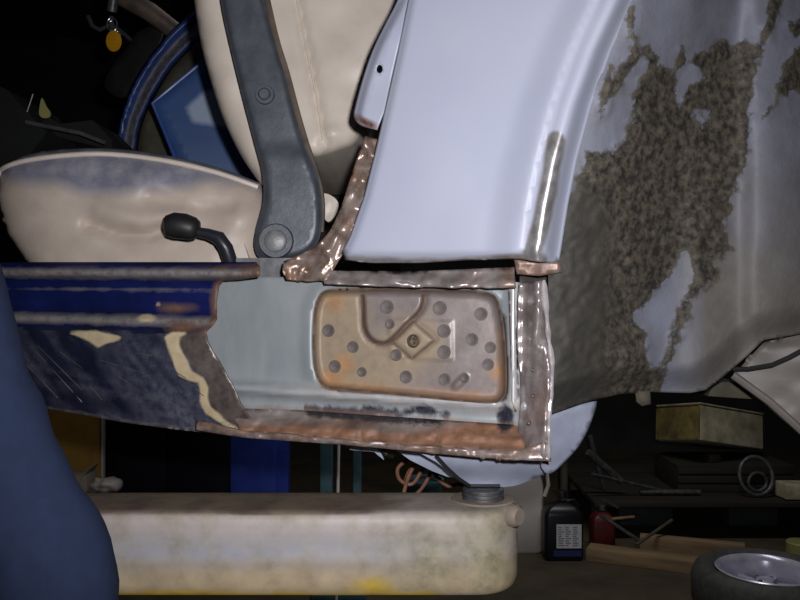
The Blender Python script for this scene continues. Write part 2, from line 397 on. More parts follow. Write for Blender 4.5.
# strip of bare sill flange under the quarter panel, and the rusty tab at its end
sf = [(322, 270), (345, 271), (420, 271), (470, 269), (514, 267), (516, 288), (470, 287), (395, 287), (350, 284), (324, 283)]
def lump(x, y, s, k=1): return k*(.004*vn(x/14, y/10, s)+.0025*vn(x/6, y/6, s+1))
sheet('sill_flange', sf, lambda x, y: D(x)+.026-.018*ss(268, 287, y)+lump(x, y, 20), M['bare'], car, res=3.5, thick=.002,
      masks={'rust': lambda x, y: np.maximum(8-np.abs(x-508), 5*vn(x/20, y/10, 4)-6)})
tab = [(514, 259), (540, 262), (560, 262), (562, 272), (540, 276), (517, 274)]
sheet('corner_tab', tab, lambda x, y: D(x)+.012+lump(x, y, 30, .5), M['bare'], car, res=4, thick=.002, masks={'rust': lambda x, y: 6+6*vn(x/9, y/9, 2)})

# inner sill: zinc-coloured plate with the recessed jacking plate, a ridge below and the edge on the right
IO = .052
rec = []
def rrect(x0, y0, x1, y1, r, skew=0):
    o = []
    for cx, cy, a0 in ((x1-r, y0+r, -90), (x1-r, y1-r, 0), (x0+r, y1-r, 90), (x0+r, y0+r, 180)):
        for k in range(9):
            a = math.radians(a0+k*11.25); x = cx+r*math.cos(a); y = cy+r*math.sin(a); o.append((x, y+skew*(x-x0)/(x1-x0)))
    return o
rec = []
for x, y in rrect(0, 0, 1, 1, .0): pass
def rec_pt(x, y): return (x, y)
recess = cr([(318, 297), (326, 290), (345, 288.5), (400, 288), (450, 289), (483, 291), (497, 298), (503, 320), (506, 350), (507, 385), (503, 399), (490, 404),
             (460, 402), (400, 396), (345, 391), (324, 387), (315, 374), (312, 350), (313, 315)], 4, True)
inner = cr([(322, 301), (329, 295), (348, 293), (400, 292.5), (450, 293), (479, 295), (491, 301), (497, 322), (500, 350), (501, 382), (498, 393), (488, 397),
            (460, 395), (400, 390), (350, 386), (330, 382), (322, 372), (319, 350), (319, 318)], 4, True)
isl = [(196, 274), (230, 276), (330, 278), (420, 282), (516, 282), (526, 284), (526, 428), (440, 424), (330, 418), (236, 414), (190, 384)]
def ridge_y(x): return 384+(x-230)*.062
def is_depth(x, y):
    r = ridge_y(x)
    d = D(x)+IO
    k = ss(330, 460, x)
    d = d-.016*np.exp(-((y-r-4)/5.5)**2)*(1-.45*k)                     # rounded ridge
    d = d-.010*ss(r+14, r+40, y)
    d = d-.012*ss(504, 511, x)*ss(524, 516, x) - .02*ss(517, 524, x)
    d = d-.004*ss(14, 2, edist(x, y, recess))
    return d+.0008*vn(x/25, y/25, 2)
is_masks = {'bright': lambda x, y: np.maximum(np.maximum(7-np.abs(y-ridge_y(x)-2)-8*ss(330, 240, x), np.where(y < 405, 5-np.abs(x-515), -20)), sd(x, y, [(340, 388), (500, 402), (505, 418), (345, 404)])-3),
            'burnt': lambda x, y: np.where(x > 300, 4.5-edist(x, y, [(305, 409), (320, 412), (352, 414), (385, 413), (400, 420), (418, 411), (428, 413), (445, 418)], False), -30)
                     + 0*x if False else np.maximum(np.where(x > 300, 4.4-edist(x, y, [(305, 408), (330, 412), (352, 413), (385, 411), (400, 415), (418, 409), (428, 411), (445, 416)], False), -30), 8-np.hypot(x-504, (y-416)*.8)),
            'rust': lambda x, y: np.maximum(y-np.interp(x, [230, 300, 420, 520], [408, 410, 419, 426]), -40)}
sheet('inner_sill', isl, is_depth, M['galv'], car, res=4, holes=[recess], masks=is_masks)['label'] = 'silver grey inner sill plate exposed by the cut'
BOSS = cr([(361, 286), (363, 310), (364, 328), (371, 340), (384, 344), (395, 337), (408, 324), (420, 311), (424, 300), (424, 286)], 4)
PADP = [(388, 318), (452, 321), (453, 361), (390, 358)]
DIM = [(412, 321), (434, 340), (412, 358), (391, 340)]
def pl_depth(x, y):
    e = sd(x, y, recess)
    d = D(x)+IO-.004+.016*ss(-.5, 8, e)
    b = sd(x, y, BOSS); d = d-.005*ss(-1, 3, b)+.004*ss(4, 0, np.abs(b+1))*ss(1, 7, e)
    b = sd(x, y, PADP); d = d-.0018*ss(-1, 1.5, b)
    b = sd(x, y, DIM); d = d-.004*ss(-2, 3, b)+.002*ss(3, 0, np.abs(b+2))
    d = d+.010*ss(6, 2.5, np.hypot(x-413.5, y-341))
    d = d-.004*ss(5, 2, edist(x, y, [(456, 386), (464, 378)], False))
    return d
pl_out = cr([(c[0], c[1]) for c in recess[::4]], 4, True)
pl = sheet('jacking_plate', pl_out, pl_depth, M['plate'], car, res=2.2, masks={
    'ochre': lambda x, y: 34-edist(x, y, [(335, 305), (338, 340), (350, 375), (385, 360), (420, 345)], False)*1.1-10*ss(390, 460, x),
    'seam_and_shade': lambda x, y: np.where(sd(x, y, recess) > 7, np.maximum(3-np.abs(sd(x, y, BOSS)-.3), np.where(inside(x, y, BOSS), -9, 1.2-np.abs(sd(x, y, DIM)+1))), 2.2-np.abs(sd(x, y, recess)-1.2)),  # dark lines round the recess rim, boss and diamond: shade put into the colour
    'rust': lambda x, y: np.maximum(np.maximum(np.maximum(4-np.abs(y-np.interp(x, [320, 345, 400, 460, 505], [386, 389, 394, 400, 402])), 6-np.hypot(x-334, y-303)),
                                    np.maximum(9-np.hypot(x-332, y-378), 7-np.hypot(x-345, y-365))), np.maximum(7-np.hypot(x-498, y-372), 3-np.abs(x-504)-20*(y < 330)))})
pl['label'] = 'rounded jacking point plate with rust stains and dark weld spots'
AX = (P(500, 300, float(D(500)))-P(300, 300, float(D(300)))).cross(Vector((0, 0, -1))).normalized()
if AX.y < 0: AX = -AX
for x, y, r in [(328.5, 330.5, 6.5), (387, 307, 7), (353, 347, 6), (334.8, 366.5, 6.5), (362, 372, 5), (406, 377, 6.5), (396, 355, 6), (390, 324, 5), (439.7, 308, 7.2), (481, 314, 6.8),
                (472, 339.5, 6.5), (444, 331, 7), (444, 352, 7), (490.5, 347.5, 6), (488, 364.5, 6.2), (444.5, 379.5, 6.2), (464.5, 378, 5)]:
    dd = float(pl_depth(np.array([x]), np.array([y]))[0]); rr = r/800*dd
    lathe('spot_weld', [(rr*1.0, .001), (rr*.97, -.0005), (rr*.8, -.0006), (rr*.6, .0002), (rr*.3, .0006), (0, .0007)], P(x, y, dd)-AX*.0008, M['weld'], pl, axis=AX, n=20)
hp = P(413.5, 341, float(pl_depth(np.array([413.5]), np.array([341.]))[0])-.010)
lathe('nut_hole', [(.0078, -.001), (.0068, -.0035), (.0058, -.002), (.0055, .006), (0, .006)], hp, M['weld_dark'], pl, axis=AX, n=20)
# sill floor, bottom flange, ragged end piece
fl_out = [(228, 408), (300, 410), (400, 417), (520, 425), (528, 452), (400, 446), (300, 436), (240, 430)]
def sl_depth(x, y):
    a = np.interp(x, [228, 300, 400, 520], [407, 409, 416, 424]); b = np.interp(x, [228, 300, 400, 520], [430, 436, 446, 452])
    t = np.clip((y-a)/(b-a), 0, 1)
    return D(x)+.04-.032*t+.003*vn(x/14, y/8, 11)+.003*vn(x/6, y/5, 12)-.004*np.exp(-((t-.55)/.12)**2)
sheet('sill_floor', fl_out, sl_depth, M['sillfloor'], car, res=3.5, masks={
    'orange': lambda x, y: np.maximum(3-np.abs(y-np.interp(x, [230, 300, 400, 520], [427, 431, 438, 444])), 7-np.hypot((x-470)/7, y-430)),
    'light': lambda x, y: np.maximum(9-np.hypot((x-275)/7, (y-410)/1.1), 5-np.hypot((x-420)/5, (y-424)/1)),
    'burnt': lambda x, y: np.maximum(4.4-edist(x, y, [(310, 412), (345, 415), (398, 418), (440, 421)], False), 7-np.hypot(x-505, y-424))})
bf = cr([(196, 420), (240, 430), (300, 436), (400, 444), (480, 450), (516, 450), (548, 440)], 4)+cr([(550, 461), (520, 460), (460, 456), (400, 450), (345, 445), (290, 441), (240, 437), (196, 430)], 4)
sheet('bottom_flange', bf, lambda x, y: D(x)+.004+lump(x, y, 40, .8), M['bare'], car, res=3, thick=.003, masks={'rust': lambda x, y: 5*vn(x/18, y/9, 3)+4})
se = cr([(519, 284), (518, 330), (520, 380), (519, 420), (514, 452)], 3)+[(532, 458), (549, 460)]+cr([(549, 440), (551, 412), (553, 390), (552, 365), (549, 340), (547, 310), (546, 280)], 3)
def se_depth(x, y):
    r = np.interp(y, [280, 310, 340, 365, 390, 412, 440, 460], [546, 547, 549, 552, 553, 551, 549, 549])
    u = r-x
    d = D(x)+.028-.026*ss(30, 6, u)+.012*ss(4, 0, u)
    return d+lump(x, y, 50, .7)+.005*np.sin((x+y*.06)/3.3)*(1-.6*ss(330, 420, y))
sheet('sill_end', se, se_depth, M['bare'], car, res=2.8, thick=.002, masks={'rust': lambda x, y: np.maximum(6-np.hypot(x-541, (y-405)/2.5), 5*vn(x/12, y/16, 9)-7)})
ep = cr([(544, 280), (545, 296), (547, 318), (549, 340), (552, 362), (552, 384), (550, 404), (549, 430), (549, 458)], 6)
tube('edge_weld', [P(x, y, float(D(x))+.004+.002*float(vn(y/7, 0, 3))) for x, y in ep], [.0026+.0014*float(vn(y/9, 3, 5)) for x, y in ep], M['steel_shiny'], car, 8)
sheet('sill_edge', [(508, 284), (514, 284), (520, 405), (516, 412), (512, 400)], lambda x, y: D(x)+.038-.008*np.sin(np.clip((x-508)/10, 0, 1)*math.pi), M['galv'], car, res=3,
      masks={'bright': lambda x, y: 20+0*x, 'burnt': zero, 'rust': lambda x, y: y-404})
closing = [(520, 276), (560, 270), (566, 300), (566, 405), (555, 440), (520, 440)]
sheet('sill_closing_panel', closing, lambda x, y: D(x)+.02+(x-520)*.0009+.02, M['arch'], car, res=8,
      masks={'grime': lambda x, y: 10+0*x, 'dark': lambda x, y: 12+0*x, 'tan': zero})

# dark blue outer sill with its beads and the torn cut
os_out = [(-120, 262), (0, 262), (120, 262), (256, 262), (260, 266), (259, 277), (240, 280), (224, 281), (219, 286), (216, 302), (217, 318), (212, 326), (206, 332), (208, 342), (213, 352),
          (220, 362), (226, 374), (234, 388), (240, 402), (247, 414), (258, 430), (262, 436), (240, 436), (180, 430), (120, 422), (60, 411), (0, 401), (-120, 384)]
def warp(x, y):      # the beads run level in the car: undo the perspective towards the left
    return 300+(y-262)*(1+.0009*np.clip(240-x, -50, 400))-38
def os_depth(x, y):
    yy = 262+(y-262)*D(240)**-1*D(x)
    pr_y = [258, 264, 268, 272, 277, 281, 290, 312, 318, 323, 328, 333, 345, 375, 405, 430, 445]
    pr_d = [.016, .010, -.004, -.007, -.004, .016, .019, .017, .006, -.003, -.002, .003, .000, .000, .008, .022, .03]
    d = D(x)+.004+np.interp(yy, pr_y, pr_d)
    d = d+.008*ss(262, 205, 0*x+ (262-0*x))*0
    return d+.0012*vn(x/30, y/16, 7)+.0025*vn(x/12, y/12, 8)*ss(170, 215, x)*ss(325, 340, y)
def yyc(x, y): return 262+(y-262)*D(240)**-1*D(x)
EDGE = [(260, 266), (259, 277), (240, 280), (224, 281), (219, 286), (216, 302), (217, 318), (212, 326), (206, 332)]
FIL = [[(172, 333), (166, 337), (168, 346), (172, 356), (176, 368), (180, 376), (190, 380), (199, 382), (201, 390), (201, 402), (206, 412), (216, 420), (236, 432), (241, 431), (224, 420), (211, 408), (207, 398), (207, 388), (202, 378), (192, 372), (184, 356), (179, 345), (178, 337), (186, 333)],
       [(72, 333), (95, 331), (120, 338), (112, 341), (98, 346), (90, 341)]]
METAL = [(178, 336), (206, 332), (262, 436), (236, 432), (208, 404), (203, 378), (184, 356)]
os_masks = {
    'low': lambda x, y: yyc(x, y)-331,
    'scuff': lambda x, y: np.where(yyc(x, y) > 334, -18+20*vn((x*.75-y*.6)/5, (y*.75+x*.6)/60, 4)+12*vn((x*.2-y)/5, (x+y*.2)/50, 9)+26*ss(90, 200, x)*ss(335, 400, y)+8*ss(90, 140, x), -80),
    'bead_and_glint': lambda x, y: np.maximum(4.5-np.abs(yyc(x, y)-274), np.maximum(4.5-np.abs(yyc(x, y)-323), np.maximum(-.6-np.abs(yyc(x, y)-291), 3-edist(x, y, [(-120, 386), (0, 403), (60, 413), (120, 424), (180, 432), (250, 436)], False)))),  # thin line inside the channel is a painted highlight
    'metal': lambda x, y: sd(x, y, METAL),
    'rust': lambda x, y: np.maximum(np.maximum(5-edist(x, y, EDGE, False), 6-np.hypot((x-184)/2.6, y-327)*1.0), np.maximum(4-np.hypot((x-178)/3.5, y-308), 3-np.abs(yyc(x, y)-268)-.06*(250-x))),
    'filler': lambda x, y: np.maximum(sds(x, y, FIL)+.8, np.maximum(4-np.hypot((x-147)/2.2, (y-318)), 2.2-np.hypot(x-158, y-304)))}
osl = sheet('outer_sill', os_out, os_depth, M['blue'], car, res=3.2, thick=.0015, masks=os_masks)
osl['label'] = 'dark blue scratched outer sill with beige filler along the torn cut'
for a, b in (((30, 345), (82, 402)), ((38, 346), (82, 390)), ((90, 386), (102, 400)), ((60, 352), (82, 368)), ((24, 362), (58, 398)), ((100, 360), (140, 372)), ((118, 376), (150, 398)), ((176, 372), (186, 378)), ((192, 388), (204, 396)), ((130, 352), (160, 357))):
    tube('scratch_ridge', [P(a[0]+(b[0]-a[0])*t, a[1]+(b[1]-a[1])*t, float(os_depth(np.array([a[0]+(b[0]-a[0])*t]), np.array([a[1]+(b[1]-a[1])*t]))[0])-.0003) for t in (0, .25, .5, .75, 1)], .00045, M['steel'], osl, 5)['kind'] = 'stuff'

# inner wheel arch with underseal
WB = [(548, 416), (562, 411), (590, 401), (620, 394), (650, 392), (690, 393), (706, 390), (722, 378), (738, 364), (764, 340), (800, 334), (860, 330)]
wh = [(548, 262), (556, 215), (570, 160), (590, 100), (612, 45), (630, 0), (640, -40), (860, -40)]+WB[::-1]
def wh_depth(x, y):
    u = x-interp(y, LIP+[(554, 300), (550, 420)])
    d = D(np.minimum(x, 640))+.022+.10*ss(-10, 130, u)+.02*ss(690, 742, x)
    d = d-.016*ss(736, 758, x)+.05*ss(760, 840, x)
    d = d+.03*ss(30, 0, edist(x, y, WB, False))
    d = d+.004*vn(x/35, y/45, 15)
    g = ss(-6, 6, grime(x, y)+6*vn(x/8, y/8, 19))
    return d-g*(.002+.0016*vn(x/5, y/5, 16)+.0016*vn(x/10, y/10, 17))
GR = [[(641, 48), (650, 44), (655, 55), (664, 68), (672, 70), (682, 46), (690, 60), (702, 52), (716, 43), (726, 42), (734, 50), (745, 40), (755, 46), (762, 38), (767, 15), (772, -40), (790, -40), (780, 12), (770, 36), (758, 64), (753, 82), (751, 118),
       (748, 150), (738, 190), (728, 214), (722, 232), (730, 250), (714, 262), (722, 275), (708, 286), (700, 296), (688, 300), (694, 318), (685, 330), (674, 352), (664, 372), (660, 394), (600, 404), (540, 430), (540, 262), (556, 225), (572, 190), (588, 152),
       (612, 150), (622, 140), (634, 122), (633, 95), (646, 70)],
      [(596, 112), (612, 84), (622, 66), (636, 42), (626, 18), (633, 8), (640, 38), (640, 58), (628, 78), (612, 100), (598, 124)],
      [(600, 92), (610, 68), (609, 84), (600, 106)], [(782, 62), (800, 48), (860, 40), (860, 74), (792, 92), (776, 104), (764, 120), (776, 92)], [(790, 22), (860, 10), (860, 34), (796, 36)]]
CL = [[(678, 74), (690, 64), (704, 72), (704, 80), (690, 84), (686, 94), (681, 105), (674, 100)], [(698, 112), (708, 108), (710, 120), (702, 126), (696, 120)],
      [(688, 248), (694, 258), (690, 282), (684, 302), (673, 318), (669, 345), (664, 366), (652, 368), (648, 345), (645, 330), (634, 318), (640, 306), (660, 290), (672, 268), (680, 252)]]
def grime(x, y): return np.minimum(sds(x, y, GR), -sds(x, y, CL))
whs = sheet('wheel_arch_liner', wh, wh_depth, M['arch'], car, res=3, thick=.0015, masks={
    'grime': grime, 'dark': lambda x, y: np.minimum(np.minimum(58-edist(x, y, [(556, 230), (556, 420)], False)*1.15, y-175), grime(x, y)*4),
    'tan': lambda x, y: np.minimum(30-np.abs(y-330)*.25, x-690)})
whs['label'] = 'inner wheel arch caked in brown-black underseal over grey primer'
if 0: tube('seam_and_shade', [P(x, y, float(wh_depth(np.array([x]), np.array([y]))[0])-.002) for x, y in ((757, -30), (754, 60), (750, 120), (749, 180), (748, 240), (746, 300))], .0035, M['axle'], whs, 8)
sheet('arch_bolt_tab', [(636, 392), (650, 391), (651, 404), (642, 406), (637, 402)], lambda x, y: .9+0*x, M['olive'], car, res=5, thick=.006)
# chassis corner and jacking box under the sill
sheet('chassis_corner', cr([(546, 420), (560, 411), (580, 405), (597, 401)], 3)+cr([(596, 408), (588, 430), (575, 452), (560, 468), (548, 474), (542, 468)], 3), lambda x, y: .845+.0006*(x-546)+.02*ss(440, 475, y), M['primer_plain'], car, res=5, thick=.004)
jb = cr([(418, 452), (470, 456), (556, 463)], 3)+cr([(552, 472), (535, 478), (514, 486), (490, 487), (466, 485), (452, 474), (436, 462)], 3)
jbo = sheet('jacking_box', jb, lambda x, y: .875+.03*ss(458, 488, y)+.002*vn(x/14, y/12, 3), M['primer_plain'], car, res=4, back=.07)
sheet('jacking_box_flank', [(396, 450), (424, 453), (452, 468), (466, 478), (448, 477), (432, 471), (410, 460)], lambda x, y: .925+.012*ss(455, 484, y), M['primer_plain'], car, res=4, back=.05)
tube('jacking_box_edge', [P(*q) for q in ((436, 456, .868), (447, 468, .872), (458, 478, .88), (470, 486, .893), (500, 486, .897))], .0022, M['rubber'], jbo, 6)
sheet('floor_rail', cr([(346, 446), (356, 440), (368, 442), (380, 452), (384, 460)], 3)+[(374, 452), (350, 450)], lambda x, y: .95+0*x, M['primer_plain'], car, res=4, back=.04)
tube('brake_pipe', [P(*q) for q in ((348, 446, .94), (362, 439, .94), (376, 444, .94), (386, 454, .94), (392, 456, .95))], .003, M['rubber'], car, 8)
# suspension arm panel at the right
sp = sheet('suspension_panel', [(733, 376), (745, 362), (766, 340), (800, 333), (870, 326), (870, 490), (812, 446), (770, 408)], lambda x, y: 1.0-.0005*(x-733)+.012*ss(8, 0, edist(x, y, [(766, 340), (870, 326)], False))+.004*vn(x/30, y/20, 2), M['axle'], car, res=5, thick=.004)
sp['label'] = 'buff grey suspension panel low in the wheel arch'
tube('panel_edge', [P(*q) for q in ((733, 375, .992), (770, 402, .975), (812, 440, .955), (870, 486, .925))], .005, M['axle'], sp, 8)
tube('black_cable', [P(*q) for q in ((733, 369, .985), (748, 369, .975), (772, 365, .96), (790, 357, .95), (810, 346, .94), (850, 330, .93))], .0028, M['rubber'], sp, 8)
tube('panel_crease', [P(*q) for q in ((770, 370, .984), (788, 368, .974), (806, 372, .966), (840, 374, .95))], .0018, M['axle'], sp, 6)
sheet('exhaust_shelf', [(712, 388), (722, 382), (740, 382), (752, 394), (752, 399), (708, 396)], lambda x, y: 1.08+0*x, M['olive'], car, res=6, back=.05)
# wiring hanging from the floor
for i, pts in enumerate([[(424, 454), (414, 466), (408, 478), (404, 492)], [(430, 456), (422, 470), (412, 484), (400, 480), (398, 468), (410, 458)], [(428, 458), (436, 476), (448, 486), (458, 484), (464, 486)], [(420, 460), (410, 470), (405, 482)], [(434, 460), (430, 474), (422, 488), (416, 494)]]):
    tube('cable', [P(x, y, 1.06+.012*i) for x, y in cr(pts, 5)], .0026, M['wire'], car, 8)

# interior: floor pan, far side, dash, steering column, handbrake
fp = rf = box('added_roof', (-.1, .62, 1.98), (1.9, 1.2, .03), M['primer_plain'], car, bev=.012)  # unseen roof, added to keep the overhead lamp out of the interior
sheet('rear_pillar', [(420, -14), (590, -14), (600, -300), (430, -300)], lambda x, y: D(x)+.03, M['primer_plain'], car, res=20, thick=.01)
fp = sheet('floor_pan', [(-150, 318), (560, 318), (560, 330), (-150, 330)], lambda x, y: 1.05+0*x, M['dim'], car, res=20, back=.95)
OUTER = [(108, 190), (113, 155), (119, 122), (130, 90), (146, 62), (168, 34), (196, 8), (240, -25)]
INNER = [(132, 190), (136, 155), (142, 122), (155, 95), (172, 68), (194, 46), (226, 22), (270, -10)]
fd = cr(OUTER, 4)+cr(INNER, 4)[::-1]
def fd_depth(x, y):
    a = edist(x, y, OUTER, False); b = edist(x, y, INNER, False); t = a/(a+b+1e-6)
    return 1.82-.012*np.cos((t-.12)*math.pi*3)*1.0+.02*ss(.8, 1, t)+.02*ss(.1, 0, t)
def fd_worn(x, y):
    a = edist(x, y, OUTER, False); b = edist(x, y, INNER, False); t = a/(a+b+1e-6); return 7-np.abs(t-.58)*38
sheet('far_door_frame', fd, fd_depth, M['doorblue'], car, res=4, thick=.01, masks={'worn': fd_worn})['label'] = 'curved blue frame of the far door opening with worn channel'
sheet('far_trim_panel', cr([(134, 200), (137, 155), (143, 122), (156, 95), (173, 68), (195, 46), (228, 20)], 3)+[(330, 20), (330, 260), (134, 260)], lambda x, y: 1.86+0*x, M['olive'], car, res=10, thick=.01)
sheet('far_kick_panel', cr([(104, 84), (112, 66), (128, 46), (140, 30), (162, 26), (158, 44), (140, 70), (126, 96), (112, 94)], 3, True), lambda x, y: 2.0+0*x, M['dim2'], car, res=8, thick=.01)
sc_ = tube('steering_column', [P(112, -12, 1.92), P(124, -2, 1.92), P(150, 12, 1.93), P(184, 38, 1.95)], [.022, .022, .023, .021], M['column'], car, 16)
tube('column_bracket', [P(88, 16, 1.9), P(92, 26, 1.9), (P(100, 30, 1.9)), P(112, 24, 1.9), P(124, 34, 1.9), P(131, 40, 1.9)], .005, M['dim'], sc_, 8)
lathe('ignition_lock', [(0, .0), (.011, .0), (.012, .006), (.012, .04), (0, .04)], P(112, 12, 1.9), M['steel'], sc_, axis=(.2, -.2, .9), n=18)
sheet('dashboard', cr([(-60, 90), (-20, 84), (4, 88), (20, 104), (42, 128), (46, 132), (36, 146), (10, 170), (-60, 175)], 3, True), lambda x, y: 1.45+0*x, M['dim2'], car, res=8, back=.2)
sheet('parcel_shelf', [(22, 116), (40, 112), (60, 124), (92, 120), (112, 140), (112, 150), (70, 140), (30, 130)], lambda x, y: 1.5+0*x, M['dim2'], car, res=6, back=.15)
tube('shelf_rail', [P(26, 122, 1.44), P(50, 127, 1.44), P(80, 133, 1.44), P(106, 143, 1.44)], .004, M['steel'], car, 8)
tube('wiper_rod', [P(27, 112, 1.42), P(33, 94, 1.42)], .0013, M['steel'], car, 6)
hb = tube('handbrake_lever', [P(192, 231, 1.0), P(208, 234, 1.0), P(219, 238, 1.0), P(226, 248, 1.0), P(232, 266, 1.01)], [.006, .007, .009, .009, .009], M['plastic_dark'], car, 12)
gb = [P(164, 226, 1.0), P(167, 226, 1.0), P(174, 225.5, 1.0), P(184, 226.5, 1.0), P(193, 229, 1.0), P(197, 230.5, 1.0), P(199, 231, 1.0)]
tube('lever_grip', gb, [.006, .0135, .0165, .0165, .015, .012, .007], M['rubber'], hb, 16)
# dark pocket behind the seat arm
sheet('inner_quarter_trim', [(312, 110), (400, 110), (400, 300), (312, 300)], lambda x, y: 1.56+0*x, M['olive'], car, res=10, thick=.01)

# ------------------------------------------------------------------ the seat
seat = thing('car_seat', 'cream vinyl front seat inside the open door above the blue sill', 'car seat', tuple(P(130, 318, 1.2)))
cu = cr([(-4, 196), (-2, 178), (8, 162), (38, 152), (98, 148), (160, 154), (220, 168), (262, 184)], 4)+cr([(272, 205), (270, 250), (262, 290)], 3)+cr([(200, 314), (60, 306), (26, 262), (6, 232)], 3)
def cu_depth(x, y):
    e = edist(x, y, cu)
    d = 1.06+.05*(1-np.sqrt(np.clip(1-(1-np.clip(e/46, 0, 1))**2, 0, 1)))
    for pts, h, wd in (([(88, 224), (120, 234), (150, 235), (176, 226)], .010, 6), ([(100, 210), (140, 219), (185, 213)], -.006, 9), ([(150, 196), (186, 208), (230, 206)], .006, 8)):
        d = d+h*np.exp(-(edist(x, y, pts, False)/wd)**2)
    return d+.004*vn(x/30, y/22, 31)
PIP = [(-4, 180), (4, 168), (36, 159), (98, 154), (160, 160), (214, 172), (258, 187)]
def greyband(x, y):
    t = np.interp(x, [0, 60, 100, 150, 200, 262], [178, 186, 196, 192, 182, 186]); return np.minimum(t-y, 60-np.abs(x-110)*.33)
cs = sheet('seat_cushion', cu, cu_depth, M['vinyl'], seat, res=4, back=.42, masks={'grey': greyband})
tube('piping', [P(x, y, float(cu_depth(np.array([x]), np.array([y]))[0])-.002) for x, y in cr(PIP, 5)], .0035, M['vinylw'], cs, 8)
sb = cr([(188, -40), (193, -5), (199, 35), (208, 72), (222, 116), (240, 154), (256, 178), (264, 188)], 4)+cr([(272, 176), (290, 156), (318, 157), (338, 151), (352, 146), (360, 137), (362, 126)], 3)+[(374, 80), (420, -40)]
def sb_depth(x, y):
    L_ = edist(x, y, sb[:29], False); B_ = edist(x, y, sb[29:47], False)
    d = 1.075+.035*(1-np.sqrt(np.clip(1-(1-np.clip(L_/24, 0, 1))**2, 0, 1)))+.02*(1-np.sqrt(np.clip(1-(1-np.clip(B_/14, 0, 1))**2, 0, 1)))
    d = d+.008*np.exp(-((x-np.interp(y, [-40, 0, 70, 150], [292, 297, 311, 326]))/5)**2)-.010*np.exp(-(np.hypot((x-330)/12, (y-133)/7))**2)
    return d+.003*vn(x/28, y/30, 33)
bk = sheet('seat_back', sb, sb_depth, M['vinylw'], seat, res=4, back=.4)
tube('piping', [P(x, y, float(sb_depth(np.array([x]), np.array([y]))[0])-.003) for x, y in cr([(292, -30), (297, 0), (304, 36), (311, 70), (318, 104), (323, 140)], 4)], .0016, M['vinylw'], bk, 8)
ar = cr([(215, -40), (222, 10), (232, 55), (243, 100), (254, 142), (262, 172), (263, 200), (256, 228), (254, 246), (260, 258), (278, 261), (300, 257), (314, 248), (321, 232), (322, 205), (318, 178), (306, 148), (296, 112), (286, 74), (274, 34), (262, -10), (256, -40)], 4, False)
def ar_depth(x, y):
    return 1.03+.008*ss(6, 0, edist(x, y, ar))-.004*ss(148, 152, y)*0-.005*ss(140, 160, y)+.001*vn(x/40, y/40, 3)
am = sheet('hinge_arm', ar, ar_depth, M['arm_grey'], seat, res=4, back=.018, loops=(1.5, 3, 4.5, 6.5))
am['label'] = 'grey steel hinge arm bolted to the side of the seat'
tube('arm_rim', [P(x, y, 1.038) for x, y in cr([(261, -30), (275, 34), (287, 74), (297, 112), (307, 146), (318, 178), (322, 205), (321, 232)], 4)], .004, M['column'], am, 8)
def bolt(x, y, r, d, par, m_):
    lathe('washer', [(0, .003), (r*1.35, .003), (r*1.45, 0), (r*1.45, -.004)], P(x, y, d), M['arm_grey'], par, axis=(0, -1, 0), n=28)
    lathe('bolt_head', [(0, .0085), (r*.72, .0085), (r*.92, .0065), (r*.95, .002), (r*.95, 0)], P(x, y, d), M[m_], par, axis=(0, -1, 0), n=24)
bolt(265, 95, .0085, 1.027, am, 'arm_grey'); bolt(276, 241, .0155, 1.021, am, 'bolt_grey')
sheet('seat_runner', [(232, 244), (244, 244), (250, 262), (300, 262), (300, 300), (232, 300)], lambda x, y: 1.06+0*x, M['vinylw'], seat, res=8, back=.03)
sheet('seat_rail', [(236, 258), (300, 258), (300, 300), (236, 300)], lambda x, y: .985+0*x, M['steel'], car, res=8, back=.012)
wf = sheet('loose_flap', cr([(320, 196), (328, 194), (338, 202), (336, 214), (328, 222), (322, 212)], 3, True), lambda x, y: 1.1+.002*vn(x/6, y/6, 2), M['vinylw'], seat, res=4, back=.012)

# blue box in the back of the car
bb = thing('storage_box', 'glossy blue plastic box tilted behind the cream seat back', 'box', tuple(P(200, 318, 1.6)))
bp = [(152, 103), (204, 60), (300, 20), (300, 190), (216, 240), (190, 190), (176, 158)]
sheet('box_side', bp, lambda x, y: 1.56+.0004*(x-152)+.01*ss(6, 0, edist(x, y, [(176, 158), (152, 103), (204, 60)], False)), M['boxblue'], bb, res=5, back=.15,
      masks={'pale': lambda x, y: np.minimum(sd(x, y, [(186, 108), (203, 92), (230, 84), (230, 128), (193, 122)]), 14)})
tube('box_rim', [P(x, y, 1.552) for x, y in ((176, 160), (164, 130), (152.5, 103.5), (178, 82), (205, 60), (300, 20))], .004, M['boxrim'], bb, 8)

# keys in the ignition
kf = thing('ignition_keys', 'key ring with amber oval fob hanging by the steering column', 'keys', tuple(P(112, 18, 1.86)))
def oval(name, cx, cy, rx, ry, d, m, par, t=.003):
    return sheet(name, [(cx+rx*math.cos(a*math.pi/10), cy+ry*math.sin(a*math.pi/10)) for a in range(20)], lambda x, y: d-.0015*(1-((x-cx)/rx)**2), m, par, res=3, back=t)
oval('fob', 113.5, 41, 7.6, 10.5, 1.85, M['yellow'], kf)
bm = bmesh.new(); tube_bm(bm, [P(112+5*math.cos(a), 24.5+7*math.sin(a), 1.856) for a in [i*math.pi/8 for i in range(17)]], .0012, 6); meshobj('key_ring', bm, M['chrome'], kf)
sheet('key_blade', [(109, 16), (113, 16), (114, 28), (122, 34), (120, 37), (110, 30)], lambda x, y: 1.862+0*x, M['chrome'], kf, res=3, back=.002)
tg = sheet('tag', cr([(40, 104), (42, 98), (46, 106), (50, 112), (49, 117), (43, 118), (39, 114)], 3, True), lambda x, y: 1.44+0*x, M['palegreen'], None, res=3, back=.004)
tag(tg, 'small pale olive plastic tag standing on the dark parcel shelf', 'tag')

